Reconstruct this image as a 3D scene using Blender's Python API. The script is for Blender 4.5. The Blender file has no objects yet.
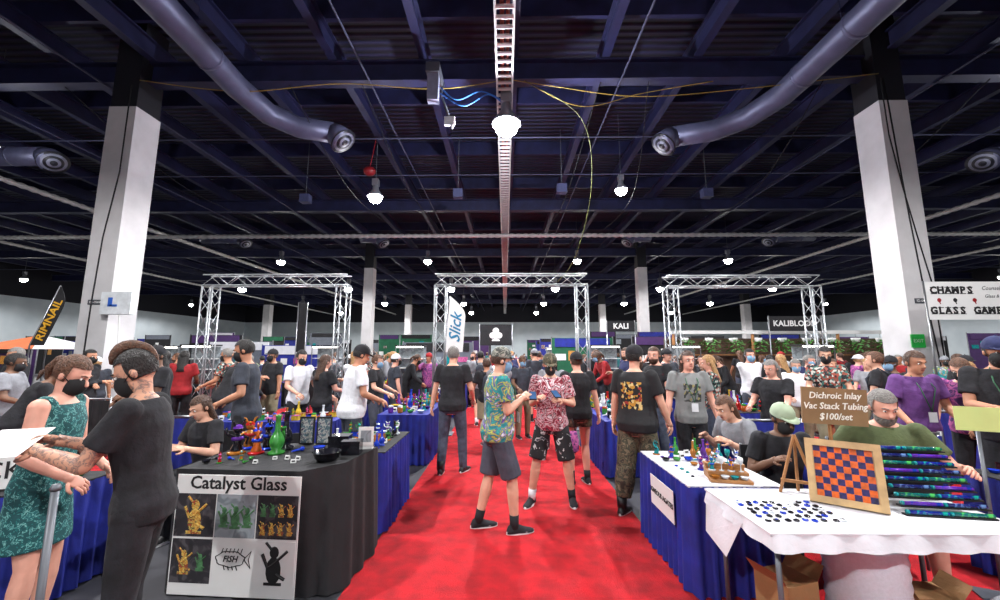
import bpy, bmesh, math, random
from mathutils import Vector, Matrix, noise as mnoise
R=random.Random(11)
sc=bpy.context.scene
pi=math.pi
def rad(a): return a*pi/180
def srgb(r,g,b):
    f=lambda c:((c/255)/12.92 if c<=10.3 else ((c/255+.055)/1.055)**2.4)
    return (f(r),f(g),f(b))
# ------------------------------------------------------------ materials
MATS={}
def base(name):
    m=bpy.data.materials.new(name); m.use_nodes=True
    nt=m.node_tree
    return m,nt,nt.nodes['Principled BSDF']
def N(nt,t): return nt.nodes.new(t)
def mat(name,rgb,rough=.7,metal=0,var=.15,scale=6,bump=0,bscale=30,emit=0,trans=0):
    if name in MATS: return MATS[name]
    m,nt,b=base(name); c=srgb(*rgb)
    tc=N(nt,'ShaderNodeTexCoord'); n=N(nt,'ShaderNodeTexNoise'); n.inputs['Scale'].default_value=scale; n.inputs['Detail'].default_value=4
    nt.links.new(tc.outputs['Object'],n.inputs['Vector'])
    r=N(nt,'ShaderNodeValToRGB'); e=r.color_ramp.elements
    e[0].position=.3; e[1].position=.7
    e[0].color=(*[x*(1-var) for x in c],1); e[1].color=(*[min(1,x*(1+var)) for x in c],1)
    nt.links.new(n.outputs['Fac'],r.inputs['Fac']); nt.links.new(r.outputs['Color'],b.inputs['Base Color'])
    b.inputs['Roughness'].default_value=rough; b.inputs['Metallic'].default_value=metal
    if trans: b.inputs['Transmission Weight'].default_value=trans
    if emit:
        nt.links.new(r.outputs['Color'],b.inputs['Emission Color']); b.inputs['Emission Strength'].default_value=emit
    if bump:
        n2=N(nt,'ShaderNodeTexNoise'); n2.inputs['Scale'].default_value=bscale; n2.inputs['Detail'].default_value=5
        nt.links.new(tc.outputs['Object'],n2.inputs['Vector'])
        bp=N(nt,'ShaderNodeBump'); bp.inputs['Strength'].default_value=bump; bp.inputs['Distance'].default_value=.02
        nt.links.new(n2.outputs['Fac'],bp.inputs['Height']); nt.links.new(bp.outputs['Normal'],b.inputs['Normal'])
    MATS[name]=m; return m
def ramp(name,stops,scale=8,kind='noise',const=True,rough=.8,dist=1.0,bump=0.3,detail=2,emit=0):
    if name in MATS: return MATS[name]
    m,nt,b=base(name)
    tc=N(nt,'ShaderNodeTexCoord')
    if kind=='noise':
        n=N(nt,'ShaderNodeTexNoise'); n.inputs['Distortion'].default_value=dist; n.inputs['Detail'].default_value=detail; out=n.outputs['Fac']
    elif kind=='vor':
        n=N(nt,'ShaderNodeTexVoronoi'); sp=N(nt,'ShaderNodeSeparateColor'); nt.links.new(n.outputs['Color'],sp.inputs[0]); out=sp.outputs[0]
    n.inputs['Scale'].default_value=scale
    nt.links.new(tc.outputs['Object'],n.inputs['Vector'])
    r=N(nt,'ShaderNodeValToRGB'); cr=r.color_ramp; cr.interpolation='CONSTANT' if const else 'LINEAR'
    cr.elements[0].position=stops[0][0]; cr.elements[0].color=(*srgb(*stops[0][1]),1)
    cr.elements[1].position=stops[1][0]; cr.elements[1].color=(*srgb(*stops[1][1]),1)
    for p,c in stops[2:]:
        e=cr.elements.new(p); e.color=(*srgb(*c),1)
    nt.links.new(out,r.inputs['Fac']); nt.links.new(r.outputs['Color'],b.inputs['Base Color'])
    b.inputs['Roughness'].default_value=rough
    if bump:
        n2=N(nt,'ShaderNodeTexNoise'); n2.inputs['Scale'].default_value=14
        nt.links.new(tc.outputs['Object'],n2.inputs['Vector'])
        bp=N(nt,'ShaderNodeBump'); bp.inputs['Strength'].default_value=bump; bp.inputs['Distance'].default_value=.02
        nt.links.new(n2.outputs['Fac'],bp.inputs['Height']); nt.links.new(bp.outputs['Normal'],b.inputs['Normal'])
    MATS[name]=m; return m
def printed(name,basec,stops,x0,x1,z0,z1,front,scale=22):
    m=ramp(name,stops,scale,'vor'); nt=m.node_tree; b=nt.nodes['Principled BSDF']
    src=b.inputs['Base Color'].links[0].from_socket
    tc=N(nt,'ShaderNodeTexCoord'); s=N(nt,'ShaderNodeSeparateXYZ'); nt.links.new(tc.outputs['Object'],s.inputs[0])
    def cmp(sock,op,v):
        q=N(nt,'ShaderNodeMath'); q.operation=op; nt.links.new(sock,q.inputs[0]); q.inputs[1].default_value=v; return q.outputs[0]
    def mul(a,c):
        q=N(nt,'ShaderNodeMath'); q.operation='MULTIPLY'; nt.links.new(a,q.inputs[0]); nt.links.new(c,q.inputs[1]); return q.outputs[0]
    k=mul(mul(cmp(s.outputs['X'],'GREATER_THAN',x0),cmp(s.outputs['X'],'LESS_THAN',x1)),mul(cmp(s.outputs['Z'],'GREATER_THAN',z0),cmp(s.outputs['Z'],'LESS_THAN',z1)))
    k=mul(k,cmp(s.outputs['Y'],'GREATER_THAN' if front else 'LESS_THAN',0.0))
    mx=N(nt,'ShaderNodeMix'); mx.data_type='RGBA'
    nt.links.new(k,mx.inputs[0]); mx.inputs[6].default_value=(*srgb(*basec),1); nt.links.new(src,mx.inputs[7])
    nt.links.new(mx.outputs[2],b.inputs['Base Color']); return m
# ------------------------------------------------------------ mesh builder
class MB:
    def __init__(s): s.v=[]; s.f=[]
    def add(s,vs,fs):
        b=len(s.v)
        for v in vs: s.v.append(Vector(v))
        for f in fs: s.f.append([i+b for i in f])
    def box(s,c,d,rz=0,rx=0):
        Q=Matrix.Rotation(rz,3,'Z')@Matrix.Rotation(rx,3,'X'); c=Vector(c)
        vs=[c+Q@Vector((x*d[0]/2,y*d[1]/2,z*d[2]/2)) for x in(-1,1) for y in(-1,1) for z in(-1,1)]
        s.add(vs,[(0,1,3,2),(4,6,7,5),(0,4,5,1),(2,3,7,6),(0,2,6,4),(1,5,7,3)])
    def tube(s,pts,r,n=8,round_=False):
        pts=[Vector(p) for p in pts]
        if not isinstance(r,(list,tuple)): r=[r]*len(pts)
        vs=[];fs=[]; ref=None
        for i,p in enumerate(pts):
            t=(pts[min(i+1,len(pts)-1)]-pts[max(i-1,0)]).normalized()
            if ref is None: ref=Vector((0,0,1)) if abs(t.z)<.9 else Vector((1,0,0))
            a=ref-t*ref.dot(t)
            if a.length<1e-4: a=t.orthogonal()
            a.normalize(); b=t.cross(a); ref=a
            for k in range(n):
                th=2*pi*k/n; vs.append(p+(a*math.cos(th)+b*math.sin(th))*r[i])
        for i in range(len(pts)-1):
            for k in range(n):
                k2=(k+1)%n; fs.append((i*n+k,i*n+k2,(i+1)*n+k2,(i+1)*n+k))
        t0=(pts[0]-pts[1]).normalized(); t1=(pts[-1]-pts[-2]).normalized()
        vs.append(pts[0]+t0*(r[0]*.7 if round_ else 0)); vs.append(pts[-1]+t1*(r[-1]*.7 if round_ else 0))
        a=len(vs)-2;b=len(vs)-1;L=(len(pts)-1)*n
        for k in range(n):
            k2=(k+1)%n; fs.append((a,k2,k)); fs.append((b,L+k,L+k2))
        s.add(vs,fs)
    def ball(s,c,r,n=12,M=None,keep=None):
        if not isinstance(r,(list,tuple)): r=(r,r,r)
        c=Vector(c); m=max(4,n//2+2); loc=[Vector((0,0,1))]
        for i in range(1,m):
            ph=pi*i/m
            for k in range(n):
                th=2*pi*k/n; loc.append(Vector((math.sin(ph)*math.cos(th),math.sin(ph)*math.sin(th),math.cos(ph))))
        loc.append(Vector((0,0,-1)))
        fs=[]
        for k in range(n):
            fs.append((0,1+k,1+(k+1)%n))
            b=1+(m-2)*n; fs.append((len(loc)-1,b+(k+1)%n,b+k))
        for i in range(m-2):
            for k in range(n):
                k2=(k+1)%n; a=1+i*n; fs.append((a+k,a+n+k,a+n+k2,a+k2))
        P=[Vector((v.x*r[0],v.y*r[1],v.z*r[2])) for v in loc]
        if keep: fs=[f for f in fs if keep(sum((P[i] for i in f),Vector())/len(f))]
        P=[c+(M@p if M else p) for p in P]
        if keep:
            used=sorted({i for f in fs for i in f}); mp={u:i for i,u in enumerate(used)}; P=[P[u] for u in used]; fs=[tuple(mp[i] for i in f) for f in fs]
        s.add(P,fs)
    def rev(s,prof,c=(0,0,0),n=16):
        c=Vector(c); vs=[];fs=[]
        for r,z in prof:
            for k in range(n):
                th=2*pi*k/n; vs.append(c+Vector((r*math.cos(th),r*math.sin(th),z)))
        for i in range(len(prof)-1):
            for k in range(n):
                k2=(k+1)%n; fs.append((i*n+k,i*n+k2,(i+1)*n+k2,(i+1)*n+k))
        L=(len(prof)-1)*n
        fs.append(tuple(range(n-1,-1,-1))); fs.append(tuple(range(L,L+n)))
        s.add(vs,fs)
    def loft(s,rings):
        n=len(rings[0]); vs=[p for r in rings for p in r]; fs=[]
        for i in range(len(rings)-1):
            for k in range(n):
                k2=(k+1)%n; fs.append((i*n+k,i*n+k2,(i+1)*n+k2,(i+1)*n+k))
        fs.append(tuple(range(n-1,-1,-1))); fs.append(tuple((len(rings)-1)*n+k for k in range(n)))
        s.add(vs,fs)
    def mesh(s,name='m',smooth=True):
        me=bpy.data.meshes.new(name); me.from_pydata([tuple(v) for v in s.v],[],s.f)
        if smooth: me.polygons.foreach_set('use_smooth',[True]*len(s.f))
        me.validate(); me.update(); return me
def link(o): bpy.context.collection.objects.link(o); return o
def O(name,me,mats=(),parent=None,loc=None,rot=None,label=None,category=None,group=None,kind=None):
    o=link(bpy.data.objects.new(name,me))
    if me is not None:
        for m in (mats if isinstance(mats,(list,tuple)) else [mats]):
            if m is not None: me.materials.append(m)
    if parent: o.parent=parent
    if loc: o.location=loc
    if rot: o.rotation_euler=rot
    for k,v in (('label',label),('category',category),('group',group),('kind',kind)):
        if v: o[k]=v
    return o
def E(name,loc,label,category,rz=0,group=None):
    return O(name,None,(),None,loc,(0,0,rz),label,category,group)
def P(parent,name,mb,m,smooth=False,label=None,loc=None,rot=None):
    return O(name,mb.mesh(name,smooth),m,parent,loc,rot,label)
def bx(c,d,rz=0,rx=0):
    m=MB(); m.box(c,d,rz,rx); return m
def text(parent,s,size,loc,rot,m,name='lettering',align='CENTER',sx=1,bold=0,shear=0):
    cu=bpy.data.curves.new('t','FONT'); cu.body=s; cu.size=size; cu.align_x=align; cu.align_y='CENTER'; cu.extrude=.001*max(1,size*4); cu.resolution_u=2; cu.offset=bold; cu.shear=shear
    o=link(bpy.data.objects.new('t',cu)); dg=bpy.context.evaluated_depsgraph_get()
    me=bpy.data.meshes.new_from_object(o.evaluated_get(dg)); bpy.data.objects.remove(o)
    t=O(name,me,(),parent,loc,rot); me.materials.clear(); me.materials.append(m); t.scale=(sx,1,1); return t
def remesh(mb,vox,it=3):
    o=link(bpy.data.objects.new('tmp',mb.mesh('tmp')))
    q=o.modifiers.new('r','REMESH'); q.mode='VOXEL'; q.voxel_size=vox; q.use_smooth_shade=True
    if it:
        q=o.modifiers.new('s','SMOOTH'); q.iterations=it; q.factor=.5
    dg=bpy.context.evaluated_depsgraph_get()
    me=bpy.data.meshes.new_from_object(o.evaluated_get(dg)); me.materials.clear()
    bpy.data.objects.remove(o)
    return me
# ------------------------------------------------------------ palette
BLACK=mat('black_cotton',(25,25,30),.9,0,.5,12,.9,8)
DARK=mat('charcoal_cotton',(48,52,62),.9,0,.3,12,.9,8)
GREY=mat('grey_cotton',(128,130,136),.9,0,.15,12,.9,8)
WHITE=mat('white_cotton',(214,214,220),.9,0,.06,12,.9,8)
JEANS=mat('grey_denim',(62,68,84),.9,0,.3,20,.6,16)
KHAKI=mat('khaki',(124,114,92),.9,0,.15,12,.3,16)
RED=mat('red_cotton',(140,24,30),.9,0,.2,12,.3,16)
TEAL=mat('teal_cotton',(30,94,98),.9,0,.2,12,.3,16)
GREEN=mat('olive_cotton',(78,88,56),.9,0,.2,12,.9,8)
PURPLE=mat('purple_cotton',(96,56,118),.9,0,.2,12,.9,8)
NAVY=mat('navy_cotton',(30,36,75),.9,0,.2,12,.3,16)
SKINS=[mat('skin_light',(206,156,132),.55,0,.1,10),mat('skin_tan',(178,124,96),.55,0,.1,10),mat('skin_brown',(108,74,54),.55,0,.1,10),mat('skin_rosy',(214,156,136),.55,0,.1,10)]
INK=ramp('skin_tattooed',[(0,(198,148,122)),(.5,(198,148,122)),(.56,(110,100,96)),(.6,(182,132,110)),(.68,(120,100,92))],30,rough=.55,bump=0,const=False)
HAIRS={'brown':mat('hair_brown',(66,42,28),.6,0,.5,60,.8,90),'dark':mat('hair_dark',(22,18,17),.6,0,.4,60,.8,90),'blond':mat('hair_blond',(158,120,76),.6,0,.4,60,.8,90),'grey':mat('hair_grey',(116,112,108),.6,0,.3,60,.8,90),'auburn':mat('hair_auburn',(86,56,38),.6,0,.5,60,.8,90)}
EYE=mat('eye_dark',(30,22,18),.2); EYW=mat('eye_white',(225,222,218),.3); LIP=mat('lips',(150,80,74),.5)
RUB=mat('white_rubber',(210,210,213),.6); SHB=mat('black_leather',(22,22,24),.5)
CAMO=ramp('camouflage',[(0,(48,42,34)),(.42,(86,78,60)),(.52,(56,58,44)),(.6,(108,98,78))],14)
CAMOG=ramp('grey_camouflage',[(0,(60,62,60)),(.45,(110,112,104)),(.55,(150,148,138)),(.62,(80,84,74))],22)
TIE1=ramp('tie_dye_teal',[(0,(52,28,90)),(.36,(24,110,120)),(.43,(40,150,140)),(.47,(70,40,110)),(.52,(190,190,70)),(.56,(30,110,100)),(.60,(100,50,150)),(.66,(210,215,220))],6,const=False,dist=2.6)
TIE2=ramp('tie_dye_red',[(0,(36,16,28)),(.38,(130,22,44)),(.45,(215,195,200)),(.5,(176,40,70)),(.57,(30,25,35)),(.64,(215,200,205))],8,const=False,dist=3)
TIE3=ramp('tie_dye_purple',[(0,(30,16,50)),(.4,(100,42,112)),(.5,(176,84,140)),(.6,(60,26,84))],9,const=False,dist=2)
PATT=ramp('patterned_shirt',[(0,(25,25,30)),(.3,(180,180,172)),(.5,(60,104,98)),(.7,(140,66,52))],34,'vor')
SHORTP=ramp('patterned_shorts',[(0,(24,24,28)),(.56,(24,24,28)),(.6,(180,180,180)),(.66,(60,60,70))],14)
GDRESS=ramp('green_dress',[(0,(8,66,70)),(.5,(14,94,94)),(.56,(112,165,160)),(.6,(14,84,88))],38)
GSHORT=mat('grey_shorts',(64,66,78),.9,0,.2,12,.5,14)
BACKP=printed('black_tee_printed',(20,20,24),[(0,(20,20,24)),(.38,(176,130,46)),(.6,(140,46,38)),(.7,(200,180,120)),(.82,(24,24,24))],-.11,.11,1.08,1.36,False,38)
CHESTP=printed('grey_tee_printed',(118,120,120),[(0,(118,120,120)),(.3,(50,52,50)),(.65,(140,130,86)),(.85,(60,60,60))],-.1,.1,1.12,1.34,True,34)
# ------------------------------------------------------------ people
TOR=[(.80,.10,.085,0),(.86,.162,.115,-.008),(.94,.168,.125,-.008),(1.03,.15,.112,0),(1.12,.145,.108,.005),(1.22,.158,.118,.006),(1.33,.175,.122,0),(1.41,.162,.1,-.006),(1.46,.098,.075,-.01),(1.49,.06,.058,-.008)]
def ik(a,c,l1,l2,hint):
    d=c-a; L=min(d.length,(l1+l2)*.998); dn=d.normalized(); c=a+dn*L
    x=(l1*l1-l2*l2+L*L)/(2*L); h=math.sqrt(max(l1*l1-x*x,0))
    hp=hint-dn*hint.dot(dn); hp.normalize()
    return a+dn*x+hp*h,c
def hand(mb,w,d,n,side,curl):
    d=d.normalized(); n=(n-d*n.dot(d)).normalized(); s=d.cross(n)*side
    Q=Matrix((s,n,d)).transposed()
    mb.ball(w+d*.045,(.039,.017,.052),10,Q)
    mb.tube([w-d*.03,w+d*.03],[.027,.029],8)
    for off,l in ((.029,.064),(.010,.076),(-.010,.071),(-.028,.055)):
        b=w+d*.082+s*off; d1=d*math.cos(curl)+n*math.sin(curl); d2=d*math.cos(curl*2.1)+n*math.sin(curl*2.1)
        mb.tube([b-d*.01,b+d1*l*.5,b+d1*l*.5+d2*l*.5],[.0095,.0088,.0072],6,True)
    b=w+d*.025+s*.03; t=(d*.65+s*.7+n*.35).normalized(); t2=(d*.9+s*.1+n*.5).normalized()
    mb.tube([b,b+t*.035,b+t*.035+t2*.03],[.013,.011,.009],6,True)
def person(label,pos=(0,0),rot=0,H=1.75,lean=0,hz=None,rh=(.27,.06,.88),lh=(-.27,.06,.88),rf=(.11,0),lf=(-.11,0),head=(0,0),skin=0,
           top=('tee',BLACK),bot=('jeans',JEANS),shoe=SHB,sole=RUB,hair=('short','dark'),cap=None,mask=None,beard=None,fat=1.0,vox=.0095,twist=0,
           curl=.45,lanyard=False,group=None,face=True,pack=None,wid=1.0):
    lean=rad(lean); twist=rad(twist)
    sk=SKINS[skin] if isinstance(skin,int) else skin
    rf=tuple(rf)+(0,)*(4-len(rf)); lf=tuple(lf)+(0,)*(4-len(lf))
    if hz is None:
        hz=.95
        for sx,ft in ((1,rf),(-1,lf)):
            if ft[2]<.05:
                d2=(ft[0]-.095*sx)**2+ft[1]**2; hz=min(hz,math.sqrt(max(.1,.843**2-d2))+.11)
    root=E('person',(pos[0],pos[1],0),label,'person',rad(rot),group); k=H/1.75; root.scale=(k*wid,k*wid,k)
    Pv=Vector((0,0,hz))
    def f(x,y,z):
        t=min(1,max(0,(z-.92)/.22))
        v=Matrix.Rotation(twist*t,3,'Z')@(Matrix.Rotation(-lean*t,3,'X')@Vector((x,y,z-.95)))
        return Pv+v
    def ring(z,rx,ry,yo,n=20):
        return [f(rx*math.cos(2*pi*i/n),yo+ry*math.sin(2*pi*i/n),z) for i in range(n)]
    def fatf(z): return 1+(fat-1)*max(0,1-abs(z-1.05)/.35)
    def torso(mb,z0,z1,inf,hem=0):
        rs=[]
        def at(z):
            for a,b in zip(TOR,TOR[1:]):
                if a[0]<=z<=b[0]:
                    t=(z-a[0])/(b[0]-a[0]); return [a[i]+(b[i]-a[i])*t for i in range(1,4)]
            return list((TOR[0] if z<TOR[0][0] else TOR[-1])[1:])
        zs=sorted(set([z0,z1]+[t[0] for t in TOR if z0<t[0]<z1]))
        for z in zs:
            rx,ry,yo=at(z); q=fatf(z); e=inf+(hem if z<1.0 else 0)
            rs.append(ring(z,rx*(1+(q-1)*.7)+e,ry*q+e,yo+(q-1)*.05))
        mb.loft(rs)
    S=[f(.178,-.005,1.425),f(-.178,-.005,1.425)]
    W=[Vector(rh),Vector(lh)]; EL=[None,None]
    for i,sx in ((0,1),(1,-1)):
        EL[i],W[i]=ik(S[i],W[i],.285,.25,Vector((.35*sx,-.5,-.6)))
    HP=[Pv+Vector((.092,0,-.03)),Pv+Vector((-.092,0,-.03))]; KN=[0,0]; AN=[0,0]
    for i,(sx,ft) in enumerate(((1,rf),(-1,lf))):
        yv=Vector((math.sin(rad(ft[3]))*-1,math.cos(rad(ft[3])),0))
        KN[i],AN[i]=ik(HP[i],Vector((ft[0],ft[1],.082+ft[2])),.423,.42,yv+Vector((.08*sx,0,0)))
    mb=MB(); torso(mb,.80,1.49,0)
    hc=f(0,.022,1.618); Rh=(Matrix.Rotation(twist,3,'Z')@Matrix.Rotation(-lean*.55,3,'X')@Matrix.Rotation(rad(head[0]),3,'Z')@Matrix.Rotation(-rad(head[1]),3,'X'))
    def hd(x,y,z): return hc+Rh@Vector((x,y,z))
    mb.tube([f(0,-.01,1.43),f(0,0,1.50),hd(0,-.012,-.03)],[.062,.054,.052],12)
    mb.ball(hd(0,-.008,.025),(.075,.097,.098),16,Rh); mb.ball(hd(0,.028,-.045),(.058,.068,.078),14,Rh)
    mb.ball(hd(0,.07,-.088),(.028,.024,.024),10,Rh)
    mb.tube([hd(0,.092,.012),hd(0,.116,-.028)],[.009,.017],8,True)
    mb.ball(hd(0,.086,.028),(.05,.014,.012),10,Rh)
    for sx in (1,-1): mb.ball(hd(sx*.077,-.008,-.008),(.011,.018,.03),8,Rh)
    for i in (0,1):
        mb.ball(S[i],.056,12); mb.tube([S[i],S[i].lerp(EL[i],.5),EL[i]],[.053,.048,.040],12); mb.ball(EL[i],.040,10)
        mb.tube([EL[i],EL[i].lerp(W[i],.3),W[i]],[.040,.041,.027],12)
        mb.ball(HP[i],.088,12); mb.tube([HP[i],HP[i].lerp(KN[i],.5),KN[i]],[.088,.076,.054],14); mb.ball(KN[i],.054,12)
        mb.tube([KN[i],KN[i].lerp(AN[i],.3),AN[i]],[.052,.058,.036],12); mb.ball(AN[i],.038,10)
    mb.tube([f(0,0,.9),Pv+Vector((0,0,-.09))],[.12,.08],12)
    me=remesh(mb,vox,3)
    hb=MB()
    for i,sx in ((0,1),(1,-1)):
        d=W[i]-EL[i]; hand(hb,W[i],d,Vector((-sx,0,0)) if abs(d.normalized().z)>.6 else Vector((-.6*sx,0,-.8)),(1 if i else -1),curl)
    hm=hb.mesh('h'); bmm=bmesh.new(); bmm.from_mesh(me); bmm.from_mesh(hm); bmm.to_mesh(me); bmm.free(); me.polygons.foreach_set('use_smooth',[True]*len(me.polygons))
    me.polygons.foreach_set('material_index',[0]*len(me.polygons))
    O('body',me,[sk],root)
    if face:
        for sx in (1,-1):
            e=MB(); e.ball(hd(sx*.03,.083,.008),(.0125,.008,.008),8,Rh); P(root,'eye',e,EYW,True)
            e=MB(); e.ball(hd(sx*.03,.089,.008),(.006,.004,.006),8,Rh); P(root,'pupil',e,EYE,True)
            e=MB(); e.tube([hd(sx*.014,.097,.03),hd(sx*.032,.094,.036),hd(sx*.048,.08,.03)],.004,5); P(root,'eyebrow',e,HAIRS[hair[1]] if hair else HAIRS['dark'],True)
        if not mask:
            e=MB(); e.ball(hd(0,.094,-.058),(.022,.006,.007),8,Rh); P(root,'mouth',e,LIP,True)
    kind,tm=top
    if kind!='none':
        mb=MB()
        if kind=='dress':
            torso(mb,.86,1.44,.014)
            rs=[]
            for z,rx,ry in ((.60,.21,.17),(.72,.20,.16),(.86,.182,.145),(.95,.184,.143)): rs.append(ring(z,rx,ry,0))
            mb.loft(rs)
        else: torso(mb,.85,1.468,.018,.008)
        for i in (0,1):
            if kind=='dress': mb.tube([S[i]+(Vector((0,0,1.45))-Vector((0,0,S[i].z)))*.3-(S[i]-f(0,0,1.42))*.35,S[i]-(S[i]-f(0,0,1.42))*.1],[.07,.06],12)
            elif kind=='tee':
                mb.ball(S[i],.07,12); mb.tube([S[i],S[i].lerp(EL[i],.68)],[.069,.073],12)
            elif kind=='long':
                mb.ball(S[i],.07,12); mb.tube([S[i],EL[i]],[.067,.056],12); mb.ball(EL[i],.056,12); mb.tube([EL[i],EL[i].lerp(W[i],.96)],[.055,.04],12)
        O('dress' if kind=='dress' else 'shirt',remesh(mb,max(.011,vox),2),[tm],root)
    kind,bm_=bot
    if kind!='none':
        mb=MB(); torso(mb,.81,1.0,.012)
        mb.tube([f(0,0,.9),Pv+Vector((0,0,-.10))],[.135,.10],12)
        for i in (0,1):
            mb.ball(HP[i],.10,12)
            if kind=='shorts': mb.tube([HP[i],HP[i].lerp(KN[i],.55),HP[i].lerp(KN[i],.97)],[.102,.102,.104],14)
            elif kind=='mini': mb.tube([HP[i],HP[i].lerp(KN[i],.4)],[.102,.1],14)
            elif kind=='baggy':
                mb.tube([HP[i],HP[i].lerp(KN[i],.6),KN[i]],[.105,.108,.1],14); mb.ball(KN[i],.1,12)
                mb.tube([KN[i],KN[i].lerp(AN[i],.4),KN[i].lerp(AN[i],.78)],[.1,.105,.08],14)
            else:
                mb.tube([HP[i],HP[i].lerp(KN[i],.5),KN[i]],[.1,.09,.073],14); mb.ball(KN[i],.072,12)
                mb.tube([KN[i],KN[i].lerp(AN[i],.4),AN[i]+Vector((0,0,-.02))],[.07,.068,.056],14)
        O('shorts' if kind in('shorts','mini') else 'trousers',remesh(mb,max(.011,vox),2),[bm_],root)
    for i,ft in enumerate((rf,lf)):
        a=AN[i]; yw=rad(ft[3]); Q=Matrix.Rotation(yw,3,'Z')
        def sp(x,y,z): return a+Q@Vector((x,y,z))
        rs=[]
        for y,w,h in ((-.075,.022,.03),(-.06,.036,.06),(-.02,.041,.085),(.03,.042,.07),(.08,.046,.045),(.13,.047,.03),(.165,.038,.022),(.185,.018,.012)):
            rs.append([sp(w*math.cos(2*pi*t/14),y,-.062+max(0,math.sin(2*pi*t/14))*h+min(0,math.sin(2*pi*t/14))*.008) for t in range(14)])
        m=MB(); m.loft(rs); sh=P(root,'shoe',m,shoe,True)
        n=16; lo=[];hi=[]
        for t in range(n):
            c,s_=math.cos(2*pi*t/n),math.sin(2*pi*t/n); x=c*(.049 if s_>0 else .042); y=.055+s_*.137
            lo.append(sp(x,y,-.078)); hi.append(sp(x,y,-.055))
        m=MB(); m.loft([lo,hi]); P(sh,'sole',m,sole,False)
        if shoe is SHB and kind not in('shorts','mini'):
            m=MB(); m.tube([sp(0,-.01,-.03),sp(0,-.015,.1)],[.046,.052],12); P(sh,'boot_shaft',m,shoe,True)
        elif kind in('shorts','mini'):
            m=MB(); m.tube([sp(0,-.005,-.03),AN[i].lerp(KN[i],.22)],[.042,.047],12); P(sh,'sock',m,BLACK if R.random()<.6 else WHITE,True)
    if hair:
        hk,hcn=hair; hm_=HAIRS[hcn]; m=MB()
        if hk!='bald':
            m.ball(hd(0,-.012,.028),(.082,.103,.105) if hk=='mohawk' else (.084,.104,.107),18,Rh,keep=lambda c:(c.y<.035 or c.z>.045) and c.z>-.075)
        if hk in('long','longest'):
            L=.22 if hk=='long' else .36
            rs=[]
            for t in range(6):
                z=.03-L*t/5; w=.088-.012*(t/5); rs.append([hd((w+.01)*math.cos(2*pi*j/14),-.035+(.055 if math.sin(2*pi*j/14)<0 else .028)*math.sin(2*pi*j/14)-.01*t/5,z) for j in range(14)])
            m.loft(rs)
        if hk=='tail':
            m.ball(hd(0,-.11,.03),.03,8); m.tube([hd(0,-.11,.03),hd(0,-.15,-.03),hd(0,-.14,-.14)],[.025,.028,.008],8,True)
        if hk=='bun': m.ball(hd(0,-.11,.045),.038,10); m.tube([hd(0,-.12,.04),hd(0,-.14,-.02),hd(0,-.12,-.09)],[.03,.028,.008],8,True)
        if hk=='mohawk':
            top_=[]
            for j in range(12):
                a=rad(34+j*14); y=math.cos(a)*.096; z=.03+math.sin(a)*.104; ht=(.02,.034,.044,.05,.05,.046,.04,.034,.03,.024,.018,.01)[j]
                top_.append([hd(-.02,y,z),hd(-.009,y+math.cos(a)*ht-.010,z+math.sin(a)*ht),hd(.009,y+math.cos(a)*ht-.010,z+math.sin(a)*ht),hd(.02,y,z)])
            m2=MB(); m2.loft(top_); P(root,'hair_crest',m2,HAIRS['auburn'],True)
        if m.f: P(root,'hair',m,hm_,True)
    if beard:
        m=MB(); m.ball(hd(0,.035,-.062),(.066,.07,.078),14,Rh,keep=lambda c:c.y>-.02 and c.z<.02 and not(c.y>.05 and c.z>0)); P(root,'beard',m,HAIRS[beard],True)
    if mask:
        m=MB(); m.ball(hd(0,.036,-.047),(.066,.083,.078),16,Rh,keep=lambda c:c.y>-.005 and c.z<.055)
        m.tube([hd(.06,.05,-.03),hd(.08,.0,.0),hd(.078,-.02,.0)],.003,4); m.tube([hd(-.06,.05,-.03),hd(-.08,.0,.0),hd(-.078,-.02,.0)],.003,4)
        P(root,'face_mask',m,mask,True)
    if cap:
        cm,cd=cap; s=1 if cd=='fwd' else -1
        m=MB(); m.ball(hd(0,-.008,.045),(.088,.108,.1),18,Rh,keep=lambda c:c.z>-.004); m.ball(hd(0,-.008,.146),.008,6)
        c_=P(root,'cap',m,cm,True)
        m=MB(); rs=[]
        for zz in (.044,.05):
            rs.append([hd(.072*math.cos(2*pi*j/18),(.075+.085*max(0,math.sin(2*pi*j/18))+.02*min(0,math.sin(2*pi*j/18)))*s,zz-.012*max(0,math.sin(2*pi*j/18))) for j in range(18)])
        m.loft(rs); P(c_,'cap_brim',m,cm,True)
    if lanyard:
        m=MB(); m.tube([f(.06,.03,1.48),f(.07,.145,1.36),f(0,.17*fatf(1.1),1.12)],.005,5); m.tube([f(-.06,.03,1.48),f(-.07,.145,1.36),f(0,.17*fatf(1.1),1.12)],.005,5)
        l=P(root,'lanyard',m,mat('lanyard_strap',(40,90,60),.7),True)
        m=MB(); m.box(f(0,.178*fatf(1.1),1.06),(.075,.004,.1)); P(l,'badge',m,RUB)
    if pack:
        m=MB(); m.loft([[f(w*math.cos(2*pi*j/14),-.19*fatf(z)+.07*math.sin(2*pi*j/14)*(1 if z<1.38 else .6),z) for j in range(14)] for z,w in ((1.0,.10),(1.03,.145),(1.2,.15),(1.36,.13),(1.42,.08))]); b_=P(root,'backpack',m,pack,True)
        for sx in(-1,1):
            m=MB(); m.tube([f(sx*.09,-.13,1.42),f(sx*.10,-.02,1.50),f(sx*.12,.13,1.34),f(sx*.15,.09,1.15),f(sx*.12,-.14,1.06)],.014,6); P(b_,'shoulder_strap',m,pack,True)
    return root
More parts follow.
